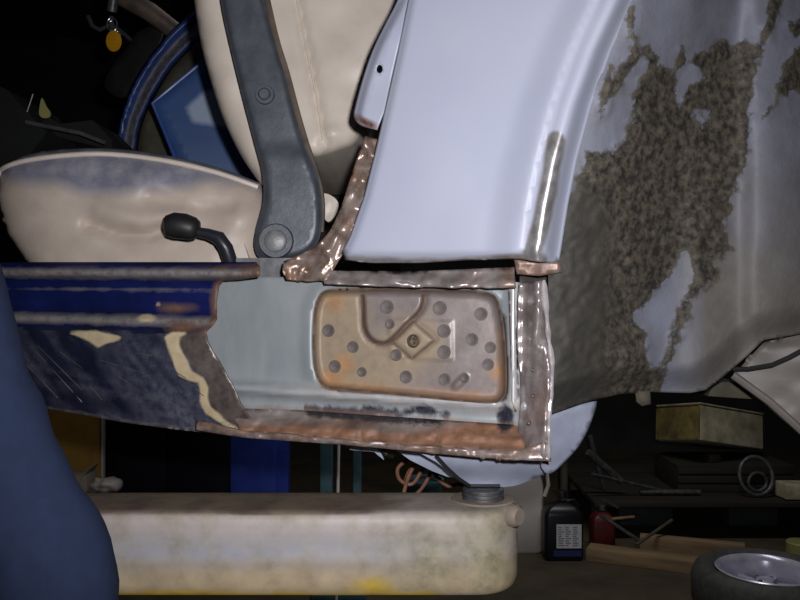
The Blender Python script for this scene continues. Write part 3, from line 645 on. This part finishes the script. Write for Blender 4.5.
# ------------------------------------------------------------------ the lift arm under the car
lift = thing('vehicle_lift', 'dirty cream lift arm with round pad carrying the car sill', 'car lift', (-1.3, .1, 0))
FD, BD = .845, .945
zt = CAM_H-(513-300)/800*FD; zb = CAM_H-(597-300)/800*FD
xr = (517-400)/800*.895; yc = (FD+BD)/2-.8; hr = (BD-FD)/2
prof = []      # plan outline of the arm: straight with a round end
plan = [(-1.2, FD-.8), (-1.2, BD-.8)]
sec_n = 150
def arm_mesh():
    """arm skinned from a section that sweeps along the front, round the end and back"""
    path = [(-1.2+i*(xr-hr+1.2)/150, yc-hr, (0, -1)) for i in range(151)]
    path += [(xr-hr+hr*math.sin(a), yc-hr*math.cos(a), (math.sin(a), -math.cos(a))) for a in [math.pi*k/28 for k in range(1, 28)]]
    path += [(-1.2+i*(xr-hr+1.2)/20, yc+hr, (0, 1)) for i in range(20, -1, -1)]
    H = zt-zb
    # (outward, z) section, from the top inwards to the bottom
    sec = [(-hr, H), (-hr*.6, H), (-.012, H), (-.006, H-.001), (-.002, H-.004), (0, H-.010), (.001, H*.75), (.0, H*.62), (.0005, H*.5), (.001, H*.44), (.0006, H*.38), (.0, H*.34), (0, H*.2), (0, .012), (-.002, .004), (-.006, .0), (-hr*.6, 0), (-hr, 0)]
    v = []; f = []; n = len(sec)
    for x, y, (nx, ny) in path:
        for o_, z in sec: v.append((x+nx*o_, y+ny*o_, zb+z))
    for i in range(len(path)-1):
        for k in range(n-1): f.append((i*n+k, i*n+k+1, (i+1)*n+k+1, (i+1)*n+k))
    f.append(tuple(range(n)[::-1])); 
    me = bpy.data.meshes.new('lift_arm'); me.from_pydata(v, [], f)
    bm = bmesh.new(); bm.from_mesh(me); bmesh.ops.remove_doubles(bm, verts=bm.verts, dist=.0002); bmesh.ops.recalc_face_normals(bm, faces=bm.faces)
    bmesh.ops.subdivide_edges(bm, edges=[e for e in bm.edges if e.calc_length() > .012 and max(e.verts[0].co.x, e.verts[1].co.x) > -.5 and e.verts[0].co.y < yc], cuts=2, use_grid_fill=True)
    bm.to_mesh(me); bm.free(); me.update()
    me.polygons.foreach_set('use_smooth', [True]*len(me.polygons))
    co = np.zeros(len(me.vertices)*3); me.vertices.foreach_get('co', co); co = co.reshape(-1, 3)
    h = (co[:, 2]-zb)/H; x = co[:, 0]
    def att(k, a): t = me.attributes.new(k, 'FLOAT', 'POINT'); t.data.foreach_set('value', np.asarray(a, np.float32))
    att('dirt', np.where(h > .97, 16+12*vn(x*14, co[:, 1]*20, 2), -14+34*(h-.72))-60*ss(-.05, .08, x))
    att('bluegrey', 14-np.abs(h-.5)*70-10*ss(.02, .1, x))
    att('buff', 26-h*70)
    att('stain', np.maximum(14*ss(.03, .10, x)-8+6*vn(x*60, h*3, 8), 7-np.hypot((x-.03)*180, (h-.45)*22)))
    att('yellow', np.maximum(2-h*95+4*vn(x*12, h*0, 5)+3, 5-np.hypot((x+.03)*300, (h-.12)*50))-12*(x < -.36)-20*ss(.02, .08, x)+10*ss(.08, .11, x)*(h < .5))
    o = link('lift_arm', me, M['lift'], lift)
    s = o.modifiers.new('edge', 'EDGE_SPLIT'); s.split_angle = math.radians(45)
    return o
arm_mesh()
pc = P(483, 497, .905)
pad_r = 20.5/800*.905; pt = .897; pz = .8878
lathe('lift_pad', [(0, zt-.002), (pad_r*.98, zt-.002), (pad_r, zt+.001)]+[(pad_r*q, zt+(pz-zt)*t) for q, t in ((1, .25), (.94, .33), (.94, .38), (1, .45), (1, .62), (.94, .70), (.94, .75), (1, .82), (1, .95), (.93, 1), (0, 1))], (pc.x, pc.y, 0), M['steel'], lift, n=40)
lathe('pad_collar', [(pad_r*1.05, zt+.0015), (pad_r*1.5, zt+.0015), (pad_r*1.56, zt)], (pc.x, pc.y, 0), M['lift_plain'], lift, n=36)
lathe('pivot_lug', [(0, .006), (.009, .006), (.012, .002), (.012, -.004), (0, -.004)], P(519, 516, .86)+Vector((-.004, 0, 0)), M['lift_plain'], lift, axis=(.7, -.7, 0), n=18)
box('lift_post', (-1.35, yc+.02, 1.4), (.28, .3, 2.8), M['postblue'], lift, bev=.02)
box('base_plate', (-1.35, yc+.02, .012), (.5, .5, .024), M['postblue'], lift)

# ------------------------------------------------------------------ person at the left
def build_person():
    root = thing('person', 'person in blue overalls bending in at the left edge, elbow out', 'person', (-.56, -.75, 0))
    X0 = -.56
    J = {}; E = []
    def j(n, co, r): J[n] = (Vector(co), r)
    j('pelvis', (X0, -.72, .90), (.15, .13))
    j('spine', (X0, -.58, 1.02), (.15, .12)); j('chest', (X0-.01, -.40, 1.11), (.165, .125)); j('neckb', (X0-.01, -.24, 1.17), (.09, .08))
    j('neck', (X0-.01, -.19, 1.18), (.058, .058)); 
    for s, n in ((1, 'r'), (-1, 'l')):
        j('hip'+n, (X0+s*.10, -.74, .84), (.10, .11)); j('knee'+n, (X0+s*.12, -.68+.05*s, .47), (.068, .07)); j('shin'+n, (X0+s*.125, -.72, .28), (.06, .062)); j('ankle'+n, (X0+s*.13, -.76, .10), (.048, .05))
    d = .6
    def px(x, y, dd=d): return tuple(P(x, y, dd))
    j('shr', px(-96, 195), (.062, .062)); j('uar', px(-36, 380), (.047, .048)); j('lar', px(14, 495), (.043, .046)); j('elr', px(72, 592), (.056, .058))
    j('far', (-.345, -.15, .735), (.043, .043)); j('wrr', (-.43, -.09, .745), (.032, .034))
    j('shl', (X0-.19, -.26, 1.13), (.06, .06)); j('ell', (X0-.24, -.20, .90), (.05, .05)); j('wrl', (X0-.13, -.10, .97), (.032, .034))
    ch = ['pelvis spine chest neckb neck', 'pelvis hipr kneer shinr ankler', 'pelvis hipl kneel shinl anklel', 'chest shr uar lar elr far wrr', 'chest shl ell wrl']
    names = list(J); idx = {n: i for i, n in enumerate(names)}
    for c in ch:
        p = c.split()
        E.extend((idx[a], idx[b]) for a, b in zip(p, p[1:]))
    def skin(name, V, E, R, root_i, lev, m, parent=None, wr=0):
        me = bpy.data.meshes.new(name); me.from_pydata(V, E, []); o = bpy.data.objects.new(name, me); COL.objects.link(o)
        sk = o.modifiers.new('skin', 'SKIN'); sk.use_smooth_shade = True
        o.modifiers.new('sub', 'SUBSURF').levels = lev
        if not me.skin_vertices: me.skin_vertices.new()
        for i, r in enumerate(R):
            me.skin_vertices[0].data[i].radius = r; me.skin_vertices[0].data[i].use_root = (i == root_i)
        dg = bpy.context.evaluated_depsgraph_get(); dg.update()
        ne = bpy.data.meshes.new_from_object(o.evaluated_get(dg)); bpy.data.objects.remove(o)
        ne.name = name
        if wr:
            n = [v.normal.copy() for v in ne.vertices]
            for v, nn in zip(ne.vertices, n):
                x, y, z = v.co
                k = float(vn(x*18+z*9, z*34-x*22, 3))*.5+float(vn(x*40+y*30, z*52, 4))*.25
                v.co += nn*wr*k
        ne.polygons.foreach_set('use_smooth', [True]*len(ne.polygons))
        ne.materials.clear()
        return link(name, ne, m, parent)
    skin('body', [tuple(J[n][0]) for n in names], E, [J[n][1] for n in names], 0, 3, M['overall'], root, wr=.006)
    # head: shaped ellipsoid, face looking forward and down at the sill
    hc = Vector((X0-.01, -.10, 1.235)); rot = Euler((math.radians(-38), 0, 0)).to_matrix()   # local -> face towards +y
    bm = bmesh.new(); bmesh.ops.create_uvsphere(bm, u_segments=32, v_segments=24, radius=1)
    for v in bm.verts:
        x, y, z = v.co
        wdt = .077*(1-.18*max(0, -z)); q = Vector((x*wdt, y*.098, z*.118))
        if z < 0 and y > 0: q.y += .012*(-z)*(1 if y > .3 else .3)
        f = math.exp(-((x/.2)**2+((z+.15)/.22)**2)) if y > 0 else 0; q.y += .024*f                    # nose
        for sx in (-.4, .4):
            if y > 0: q.y -= .010*math.exp(-(((x-sx)/.18)**2+((z-.05)/.12)**2))                        # eye sockets
        if y > 0: q.y += .006*math.exp(-((x/.3)**2+((z+.52)/.07)**2))-.006*math.exp(-((x/.3)**2+((z+.45)/.05)**2))   # lips
        v.co = hc+rot @ q
    meshobj('head', bm, M['skin'], root)
    bm = bmesh.new(); bmesh.ops.create_uvsphere(bm, u_segments=28, v_segments=20, radius=1)
    bmesh.ops.delete(bm, geom=[v for v in bm.verts if (v.co.y > .35 and v.co.z < .62) or v.co.z < -.45], context='VERTS')
    for v in bm.verts: v.co = hc+rot @ Vector((v.co.x*.083, v.co.y*.105-.002, v.co.z*.125))
    h = meshobj('hair', bm, M['hair'], root); h.modifiers.new('solid', 'SOLIDIFY').thickness = .006
    for s in (-1, 1):
        bm = bmesh.new(); bmesh.ops.create_uvsphere(bm, u_segments=12, v_segments=8, radius=1, matrix=Matrix.Translation(hc+rot @ Vector((s*.078, -.005, -.002))) @ rot.to_4x4() @ Matrix.Diagonal((.010, .018, .031, 1))); meshobj('ear', bm, M['skin'], root)
        bm = bmesh.new(); bmesh.ops.create_uvsphere(bm, u_segments=12, v_segments=8, radius=.011, matrix=Matrix.Translation(hc+rot @ Vector((s*.031, .082, .006)))); meshobj('eye', bm, M['white'], root)
    # hands: palm and five fingers
    def hand(wr, di, side):
        di = Vector(di).normalized(); up = Vector((0, 0, 1)); la = di.cross(up).normalized(); up = la.cross(di)
        V = [Vector(wr)-di*.01, Vector(wr)+di*.035, Vector(wr)+di*.075]; R = [(.022, .017), (.03, .016), (.03, .013)]; EE = [(0, 1), (1, 2)]
        for k, (o_, ln) in enumerate(((-.028, .072), (-.010, .080), (.009, .075), (.027, .060))):
            b = Vector(wr)+di*.085+la*o_; p = 2
            for t, (f, dz) in enumerate(((0, 0), (.45, -.010), (.75, -.028), (1, -.046))):
                V.append(b+di*ln*f*(.9)+up*dz); R.append((.0088-.0009*t,)*2); EE.append((p, len(V)-1)); p = len(V)-1
        p = 1
        for f, sp_, dz in ((.030, .036, -.004), (.055, .050, -.014), (.080, .054, -.022)):
            V.append(Vector(wr)+di*f+la*side*sp_+up*dz); R.append((.0105-.03*abs(dz)*.05,)*2); EE.append((p, len(V)-1)); p = len(V)-1
        skin('hand', [tuple(v) for v in V], EE, R, 0, 2, M['skin'], root)
    hand((-.445, -.08, .746), (-.8, .5, -.1), 1); hand((X0-.125, -.088, .973), (.3, 1, .1), 1)
    for s in (1, -1):
        bm = bmesh.new(); fx_ = X0+s*.13; fy = -.70
        bmesh.ops.create_uvsphere(bm, u_segments=20, v_segments=14, radius=1)
        for v in bm.verts:
            x, y, z = v.co; v.co = Vector((fx_+x*(.045+.008*y), fy+y*.135, max(0.001, .045+z*(.05-.018*y))))
        meshobj('shoe', bm, M['shoe'], root)
    return root
build_person()

# ------------------------------------------------------------------ workshop behind, under the car
def on(px, d): return (px-400)/800*d
def solid_box(name, x0, x1, z0, z1, d0, d1, m, parent=None, bev=.004): return box(name, ((x0+x1)/2, (d0+d1)/2-.8, (z0+z1)/2), (x1-x0, d1-d0, z1-z0), m, parent, bev=bev)
# far blue lift post
t = thing('lift_post', 'blue steel lift post standing beyond the car under the sill', 'post', (on(259, 3.5), 2.75, 0))
solid_box('column', on(230, 3.4), on(276, 3.4), .02, 2.7, 3.4, 3.6, M['postblue'], t, .008)
solid_box('channel_flange', on(272, 3.43), on(288, 3.43), .02, 2.7, 3.43, 3.5, M['postblue'], t, .004)
solid_box('base_plate', on(222, 3.35), on(296, 3.35), 0, .02, 3.3, 3.7, M['postblue'], t)
# dark cabinet
t = thing('metal_cabinet', 'dark navy metal cabinet standing left of the blue post', 'cabinet', (on(167, 4.4), 3.8, 0))
solid_box('body', on(105, 4.2), on(231, 4.2), 0, 1.25, 4.22, 4.6, M['navy'], t)
solid_box('door', on(107, 4.2), on(166, 4.2), .05, 1.22, 4.2, 4.22, M['navy'], t); solid_box('door', on(169, 4.2), on(229, 4.2), .05, 1.22, 4.2, 4.22, M['navy'], t)
for x in (160, 175): tube('handle', [P(x, 330, 4.18), P(x, 345, 4.18)], .008, M['steel'], t, 8)
# brown board with white edge
t = thing('wooden_board', 'mustard brown board with white edge strip standing left of the cabinet', 'board', (on(75, 4.1), 3.3, 0))
solid_box('panel', on(38, 4.1), on(102, 4.1), 0, 1.1, 4.1, 4.13, M['board'], t); solid_box('edge_strip', on(101.6, 4.1), on(104, 4.1), .1, 1.1, 4.09, 4.12, M['white'], t, .001)
t = thing('carton', 'small pale carton below the brown board', 'box', (on(74, 3.95), 3.15, 0))
solid_box('box_body', on(58, 3.9), on(86, 3.9), 0, .24, 3.9, 4.05, M['carton'], t); box('flap', (on(84, 3.9), 3.17, .25), (.005, .14, .07), M['carton'], t, rot=(0, .6, 0), bev=.001)
t = thing('paint_tin', 'low grey tin topped with a white rag', 'tin', (on(104, 3.9), 3.1, 0))
lathe('tin_body', [(0, 0), (.07, 0), (.07, .15), (.064, .155), (0, .15)], (on(104, 3.9), 3.1, 0), M['steel'], t)
bm = bmesh.new(); bmesh.ops.create_icosphere(bm, subdivisions=4, radius=.065, matrix=Matrix.Translation((on(106, 3.9), 3.1, .199)) @ Matrix.Diagonal((1.1, .9, .55, 1)))
for v in bm.verts: v.co += v.normal*.012*float(vn(v.co.x*40, v.co.z*50+v.co.y*30, 3))
tag(meshobj('rag', bm, M['white']), 'crumpled white rag lying on the low grey tin', 'rag')
# teal stand and white rod
t = thing('steel_stand', 'teal grey steel stand with two upright legs under the sill', 'stand', (on(341, 3.0), 2.2, 0))
solid_box('leg', on(320, 3), on(332, 3), .03, 1.0, 3.0, 3.05, M['teal'], t, .003); solid_box('leg', on(353, 3), on(361, 3), .03, 1.0, 3.0, 3.05, M['teal'], t, .003)
solid_box('crossbar', on(318, 3), on(363, 3), .98, 1.03, 2.99, 3.06, M['teal'], t); solid_box('base', on(314, 3), on(367, 3), 0, .03, 2.9, 3.15, M['teal'], t)
rd = tube('rod', [(on(336, 2.8), 2.0, 0), (on(336.5, 2.8), 2.1, .6), (on(336.5, 2.8), 2.185, 1.12)], .006, M['white']); tag(rd, 'thin white rod leaning against the teal stand', 'rod')
t = thing('plastic_bin', 'grey green bin standing behind the lift arm', 'bin', (on(424, 3.2), 2.4, 0))
lathe('bin_body', [(0, 0), (.06, 0), (.075, .36), (.08, .37), (.08, .385), (.072, .385), (.055, .02), (0, .02)], (on(424, 3.2), 2.4, 0), M['teal'], t); tube('handle', [(on(424, 3.2)-.075, 2.4, .37), (on(424, 3.2), 2.33, .41), (on(424, 3.2)+.075, 2.4, .37)], .004, M['steel'], t, 8)

# canister and bottle
def bottle_body(name, w_, d_, h_, c, m, par, sh=.8, r=.02):
    """rounded rectangular bottle with a shoulder that narrows to the neck"""
    bm = bmesh.new(); rings = []
    def ring(sx, sy, z, rr, ox=0):
        vs = []
        for cx, cy, a0 in ((1, -1, -90), (1, 1, 0), (-1, 1, 90), (-1, -1, 180)):
            for k in range(5):
                a = math.radians(a0+k*22.5); vs.append(bm.verts.new((c[0]+ox+cx*(sx/2-rr)+rr*math.cos(a), c[1]+cy*(sy/2-rr)+rr*math.sin(a), c[2]+z)))
        return vs
    for s, z, rr in ((.9, 0, r), (1, .012, r), (1, h_*sh*.5, r), (1, h_*sh, r), (.94, h_*(sh+.06), r), (.72, h_*(sh+.14), r*.8), (.4, h_*(sh+.18), r*.6), (.28, h_*(sh+.2), r*.45)):
        rings.append(ring(w_*s, d_*s, z, min(rr, w_*s*.45, d_*s*.45)))
    for a, b in zip(rings, rings[1:]):
        for k in range(20): bm.faces.new((a[k], a[(k+1) % 20], b[(k+1) % 20], b[k]))
    bm.faces.new(rings[0][::-1]); bm.faces.new(rings[-1]); bmesh.ops.recalc_face_normals(bm, faces=bm.faces)
    return meshobj(name, bm, m, par)
cx, cd = on(519, 3.55), 3.55
t = thing('canister', 'white plastic canister standing behind the lift arm end', 'canister', (cx, cd-.8, 0))
bottle_body('canister_body', .2, .16, .48, (cx, cd-.8, 0), M['white'], t, .8, .03)
lathe('cap', [(0, .045), (.024, .045), (.026, .04), (.026, 0), (0, 0)], (cx-.03, cd-.8, .465), M['red'], t, n=24)
tube('handle', [(cx+.085, cd-.88, .36), (cx+.108, cd-.885, .35), (cx+.115, cd-.885, .30), (cx+.098, cd-.885, .25)], .009, M['white'], t, 10)
bx_, bd_ = on(562, 3.42), 3.42
t = thing('oil_bottle', 'black plastic bottle with white label beside the white canister', 'bottle', (bx_, bd_-.8, 0))
bottle_body('bottle_body', .165, .11, .26, (bx_, bd_-.8, 0), M['black_can'], t, .72, .02)
lathe('cap', [(0, .03), (.019, .03), (.021, .026), (.021, 0), (0, 0)], (bx_, bd_-.8, .257), M['rubber'], t, n=24)
tube('handle', [(bx_+.06, bd_-.8, .19), (bx_+.068, bd_-.8, .225), (bx_+.05, bd_-.8, .245), (bx_+.02, bd_-.8, .24)], .009, M['black_can'], t, 10)
lb = box('label', (bx_+.018, bd_-.8-.0562, .106), (.105, .002, .100), M['label'], t, bev=0); lb['label'] = 'white paper label with fine grey print'
bm = bmesh.new()
for i in range(9):
    z = .145-i*.0095
    for k in range(3):
        l = random.uniform(.012, .026); box_bm(bm, (bx_-.02+k*.031+l/2-.008, bd_-.8-.0575, z), (l, .001, .0035), bev=0)
meshobj('print_line', bm, M['ink'], lb, False)['kind'] = 'stuff'
box('label_band', (bx_+.012, bd_-.8-.0562, .034), (.118, .002, .024), M['labelblue'], t, bev=0)
t = tube('pipe', [(on(564, 3.75), 2.95, 0), (on(564, 3.75), 2.95, .95)], .018, M['olive']); tag(t, 'upright olive pipe standing behind the black bottle', 'pipe')

# tyre and wheel lying on the floor
wx, wd = on(766, 2.8), 2.8
t = thing('spare_wheel', 'silver spoked wheel with black tyre lying flat on the floor', 'wheel', (wx, wd-.8, 0))
lathe('tyre', [(.165, .02), (.19, .005), (.215, .0), (.235, .012), (.246, .04), (.248, .085), (.246, .125), (.236, .152), (.214, .168), (.19, .166), (.168, .15), (.160, .135), (.160, .035)], (wx, wd-.8, 0), M['tyre'], t, n=64, closed=True)
rim = lathe('rim', [(.163, .150), (.168, .158), (.163, .162), (.154, .155), (.147, .142), (.142, .10), (.138, .045), (.155, .02), (.161, .02), (.150, .04), (.150, .10), (.156, .145)], (wx, wd-.8, 0), M['alloy'], t, n=64, closed=True)
lathe('hub', [(0, .125), (.028, .125), (.034, .118), (.040, .105), (.05, .095), (.05, .06), (0, .06)], (wx, wd-.8, 0), M['alloy'], t, n=32)
for k in range(8):
    a = k*math.pi/4+.2; c, s_ = math.cos(a), math.sin(a)
    box('spoke', (wx+c*.093, wd-.8+s_*.093, .085), (.108, .03, .024), M['alloy'], t, rot=(0, .12, a), bev=.006)
for k in range(4):
    a = k*math.pi/2+.6; lathe('wheel_nut', [(0, .014), (.007, .014), (.009, .01), (.009, 0)], (wx+.034*math.cos(a), wd-.8+.034*math.sin(a), .112), M['chrome'], t, n=6)
# timbers
def timber(label, x0, y0, x1, y1, z, w_, h_, m, d0, d1):
    a = Vector((on(x0, d0), d0-.8, 0)); b = Vector((on(x1, d1), d1-.8, 0)); L_ = (b-a).length; ang = math.atan2(b.y-a.y, b.x-a.x); c = (a+b)/2
    o = box('timber', (0, 0, 0), (L_, w_, h_), m, bev=.004); o.location = (c.x, c.y, z+h_/2); o.rotation_euler = (0, 0, ang); tag(o, label, 'timber', 'timbers on the workshop floor')
timber('broad pale timber lying on the floor by the tyre', 588, 0, 712, 0, 0, .10, .05, M['wood'], 3.42, 3.22)
timber('narrow brown timber lying behind the broad pale one', 640, 0, 745, 0, 0, .05, .07, M['wood'], 3.52, 3.38)

# low rack of junk at the back right
t = thing('storage_rack', 'low dark timber rack loaded with scrap behind the tyre', 'rack', (on(720, 4.0), 3.2, 0))
x0, x1 = on(588, 3.75), on(850, 3.75)
for k in range(4): solid_box('shelf_board', x0, x1, .16, .185, 3.62+.22*k, 3.83+.22*k, M['darkwood'], t)
for x in (x0+.03, x1-.03):
    for d_ in (3.66, 4.44): solid_box('leg', x-.03, x+.03, 0, .16, d_-.03, d_+.03, M['darkwood'], t)
fbx = thing('foam_box', 'dirty cream foam box on top of the dark scrap crate', 'box', tuple(P(720, 470, 3.95)))
cz = .31
ang = math.radians(27); fc = Vector((on(712, 3.98), 3.98-.8, cz))
Rf = Matrix.Rotation(math.radians(-14), 4, Vector((.93, -.36, 0))) @ Matrix.Rotation(ang, 4, 'Z')
lowz = min((Rf @ Vector((x_, y_, 0))).z for x_ in (-.22, .22) for y_ in (-.14, .14))
Mf = Matrix.Translation(fc+Vector((0, .03, .0015-lowz))) @ Rf
def fpart(name, c, s, m):
    bm = bmesh.new(); box_bm(bm, (0, 0, 0), s, bev=.008); bm.transform(Mf @ Matrix.Translation(c)); return meshobj(name, bm, m, fbx)
fpart('box_body', (.0, 0, .085), (.44, .28, .17), M['foam']); fpart('box_rim', (.0, 0, .174), (.448, .288, .012), M['foam']); fpart('shaded_yellow_end', (-.221, 0, .085), (.006, .276, .16), M['foam_shaded'])  # yellow end face is painted darker to set its shading apart from the front
bm = bmesh.new(); box_bm(bm, (0, 0, 0), (.07, .05, .04), bev=.003); bm.transform(Matrix.Translation(fc+Vector((-.03, -.08, .0205))) @ Matrix.Rotation(ang, 4, 'Z')); tag(meshobj('wood_block', bm, M['darkwood']), 'dark wood block propping up the front of the foam box', 'block')
cr_ = thing('crate', 'dark slatted crate under the foam box', 'crate', (on(718, 3.98), 3.18, .185))
for k in range(3):
    solid_box('slat', on(718, 3.98)-.26, on(718, 3.98)+.3, .187+.042*k, .222+.042*k, 3.80, 3.815, M['darkwood'], cr_); solid_box('slat', on(718, 3.98)-.26, on(718, 3.98)+.3, .187+.042*k, .222+.042*k, 4.15, 4.165, M['darkwood'], cr_)
for x in (-.25, .29): solid_box('end_board', on(718, 3.98)+x-.01, on(718, 3.98)+x+.01, .187, .305, 3.815, 4.15, M['darkwood'], cr_)
solid_box('crate_lid', on(718, 3.98)-.26, on(718, 3.98)+.3, .306, .31, 3.80, 4.165, M['darkwood'], cr_)
# ring leaning against crate
rc = P(756, 483, 3.72); rr = .085
bm = bmesh.new(); tube_bm(bm, [Vector((rc.x+rr*.9*math.cos(a), rc.y+.02*math.sin(a), .185+.012+rr+rr*math.sin(a))) for a in [i*math.pi/18 for i in range(37)]], .01, 10, False)
rg = thing('steel_hoop', 'grey steel hoop standing on the rack before the crate', 'hoop', (rc.x, rc.y, .185)); meshobj('hoop_ring', bm, M['steel'], rg)
bm = bmesh.new(); tube_bm(bm, [Vector((rc.x+.02+rr*.5*math.cos(a), rc.y+.03, .185+.012+rr*.6+rr*.5*math.sin(a))) for a in [i*math.pi/12 for i in range(25)]], .008, 8, False); meshobj('inner_ring', bm, M['steel'], rg)
bm = bmesh.new(); box_bm(bm, P(796, 490, 3.7)+Vector((.06, 0, .0)), (.28, .1, .07), rot=(0, .03, .1), bev=.01)
tag(meshobj('foam_block', bm, M['foam']), 'pale yellowed foam block lying at the right of the rack', 'block')
bm = bmesh.new(); lathe_bm(bm, [(0, 0), (.05, 0), (.055, .005), (.055, .085), (.05, .09), (0, .09)], (on(800, 3.35), 2.55, 0)); tag(meshobj('yellow_tin', bm, M['palegreen']), 'squat dull yellow tin on the floor behind the tyre', 'tin')
# metal bars and scrap on the rack
bars = [((588, 452, 3.7), (622, 482, 3.75), .018, 'steel', 'thick grey bar slanting across the scrap at the left of the rack'), ((592, 474, 3.68), (660, 490, 3.75), .008, 'steel', 'thin long grey bar lying along the rack'),
        ((604, 500, 3.6), (618, 508, 3.62), .007, 'chrome', 'short shiny bar at the left of the rack'), ((612, 519, 3.45), (634, 517, 3.5), .007, 'wood', 'short pale stick poking out of the scrap'),
        ((640, 492, 3.74), (700, 492, 3.74), .012, 'steel', 'dull bar lying in front of the crate'), ((600, 515, 3.42), (640, 541, 3.4), .008, 'steel', 'thin bar leaning from the rack to the floor'),
        ((636, 545, 3.38), (672, 520, 3.52), .007, 'olive', 'thin greenish rod leaning on the timber'), ((590, 436, 3.8), (604, 489, 3.85), .012, 'steel', 'upright grey rod at the left end of the rack')]
for a, b, r, m, l in bars:
    o = tube('metal_bar', [P(*a), P(*b)], r, M[m], n=8); tag(o, l, 'bar', 'scrap bars on the rack')
t = thing('fuel_can', 'small dull red can under the rack end', 'can', (on(602, 3.55), 2.75, 0))
bottle_body('can_body', .10, .09, .17, (on(602, 3.55), 2.75, 0), M['red'], t, .75, .015); lathe('cap', [(0, .02), (.014, .02), (.014, 0), (0, 0)], (on(602, 3.55), 2.75, .168), M['steel'], t, n=16)
for x, d_, s_, l in ((640, 4.0, .26, 'dark carton on the floor under the left of the rack'), (745, 4.0, .24, 'dark carton on the floor under the middle of the rack')):
    o = box('dark_carton', (0, 0, 0), (s_, .2, .14), M['dim']); o.location = (on(x, d_), d_-.8, .071); tag(o, l, 'box')
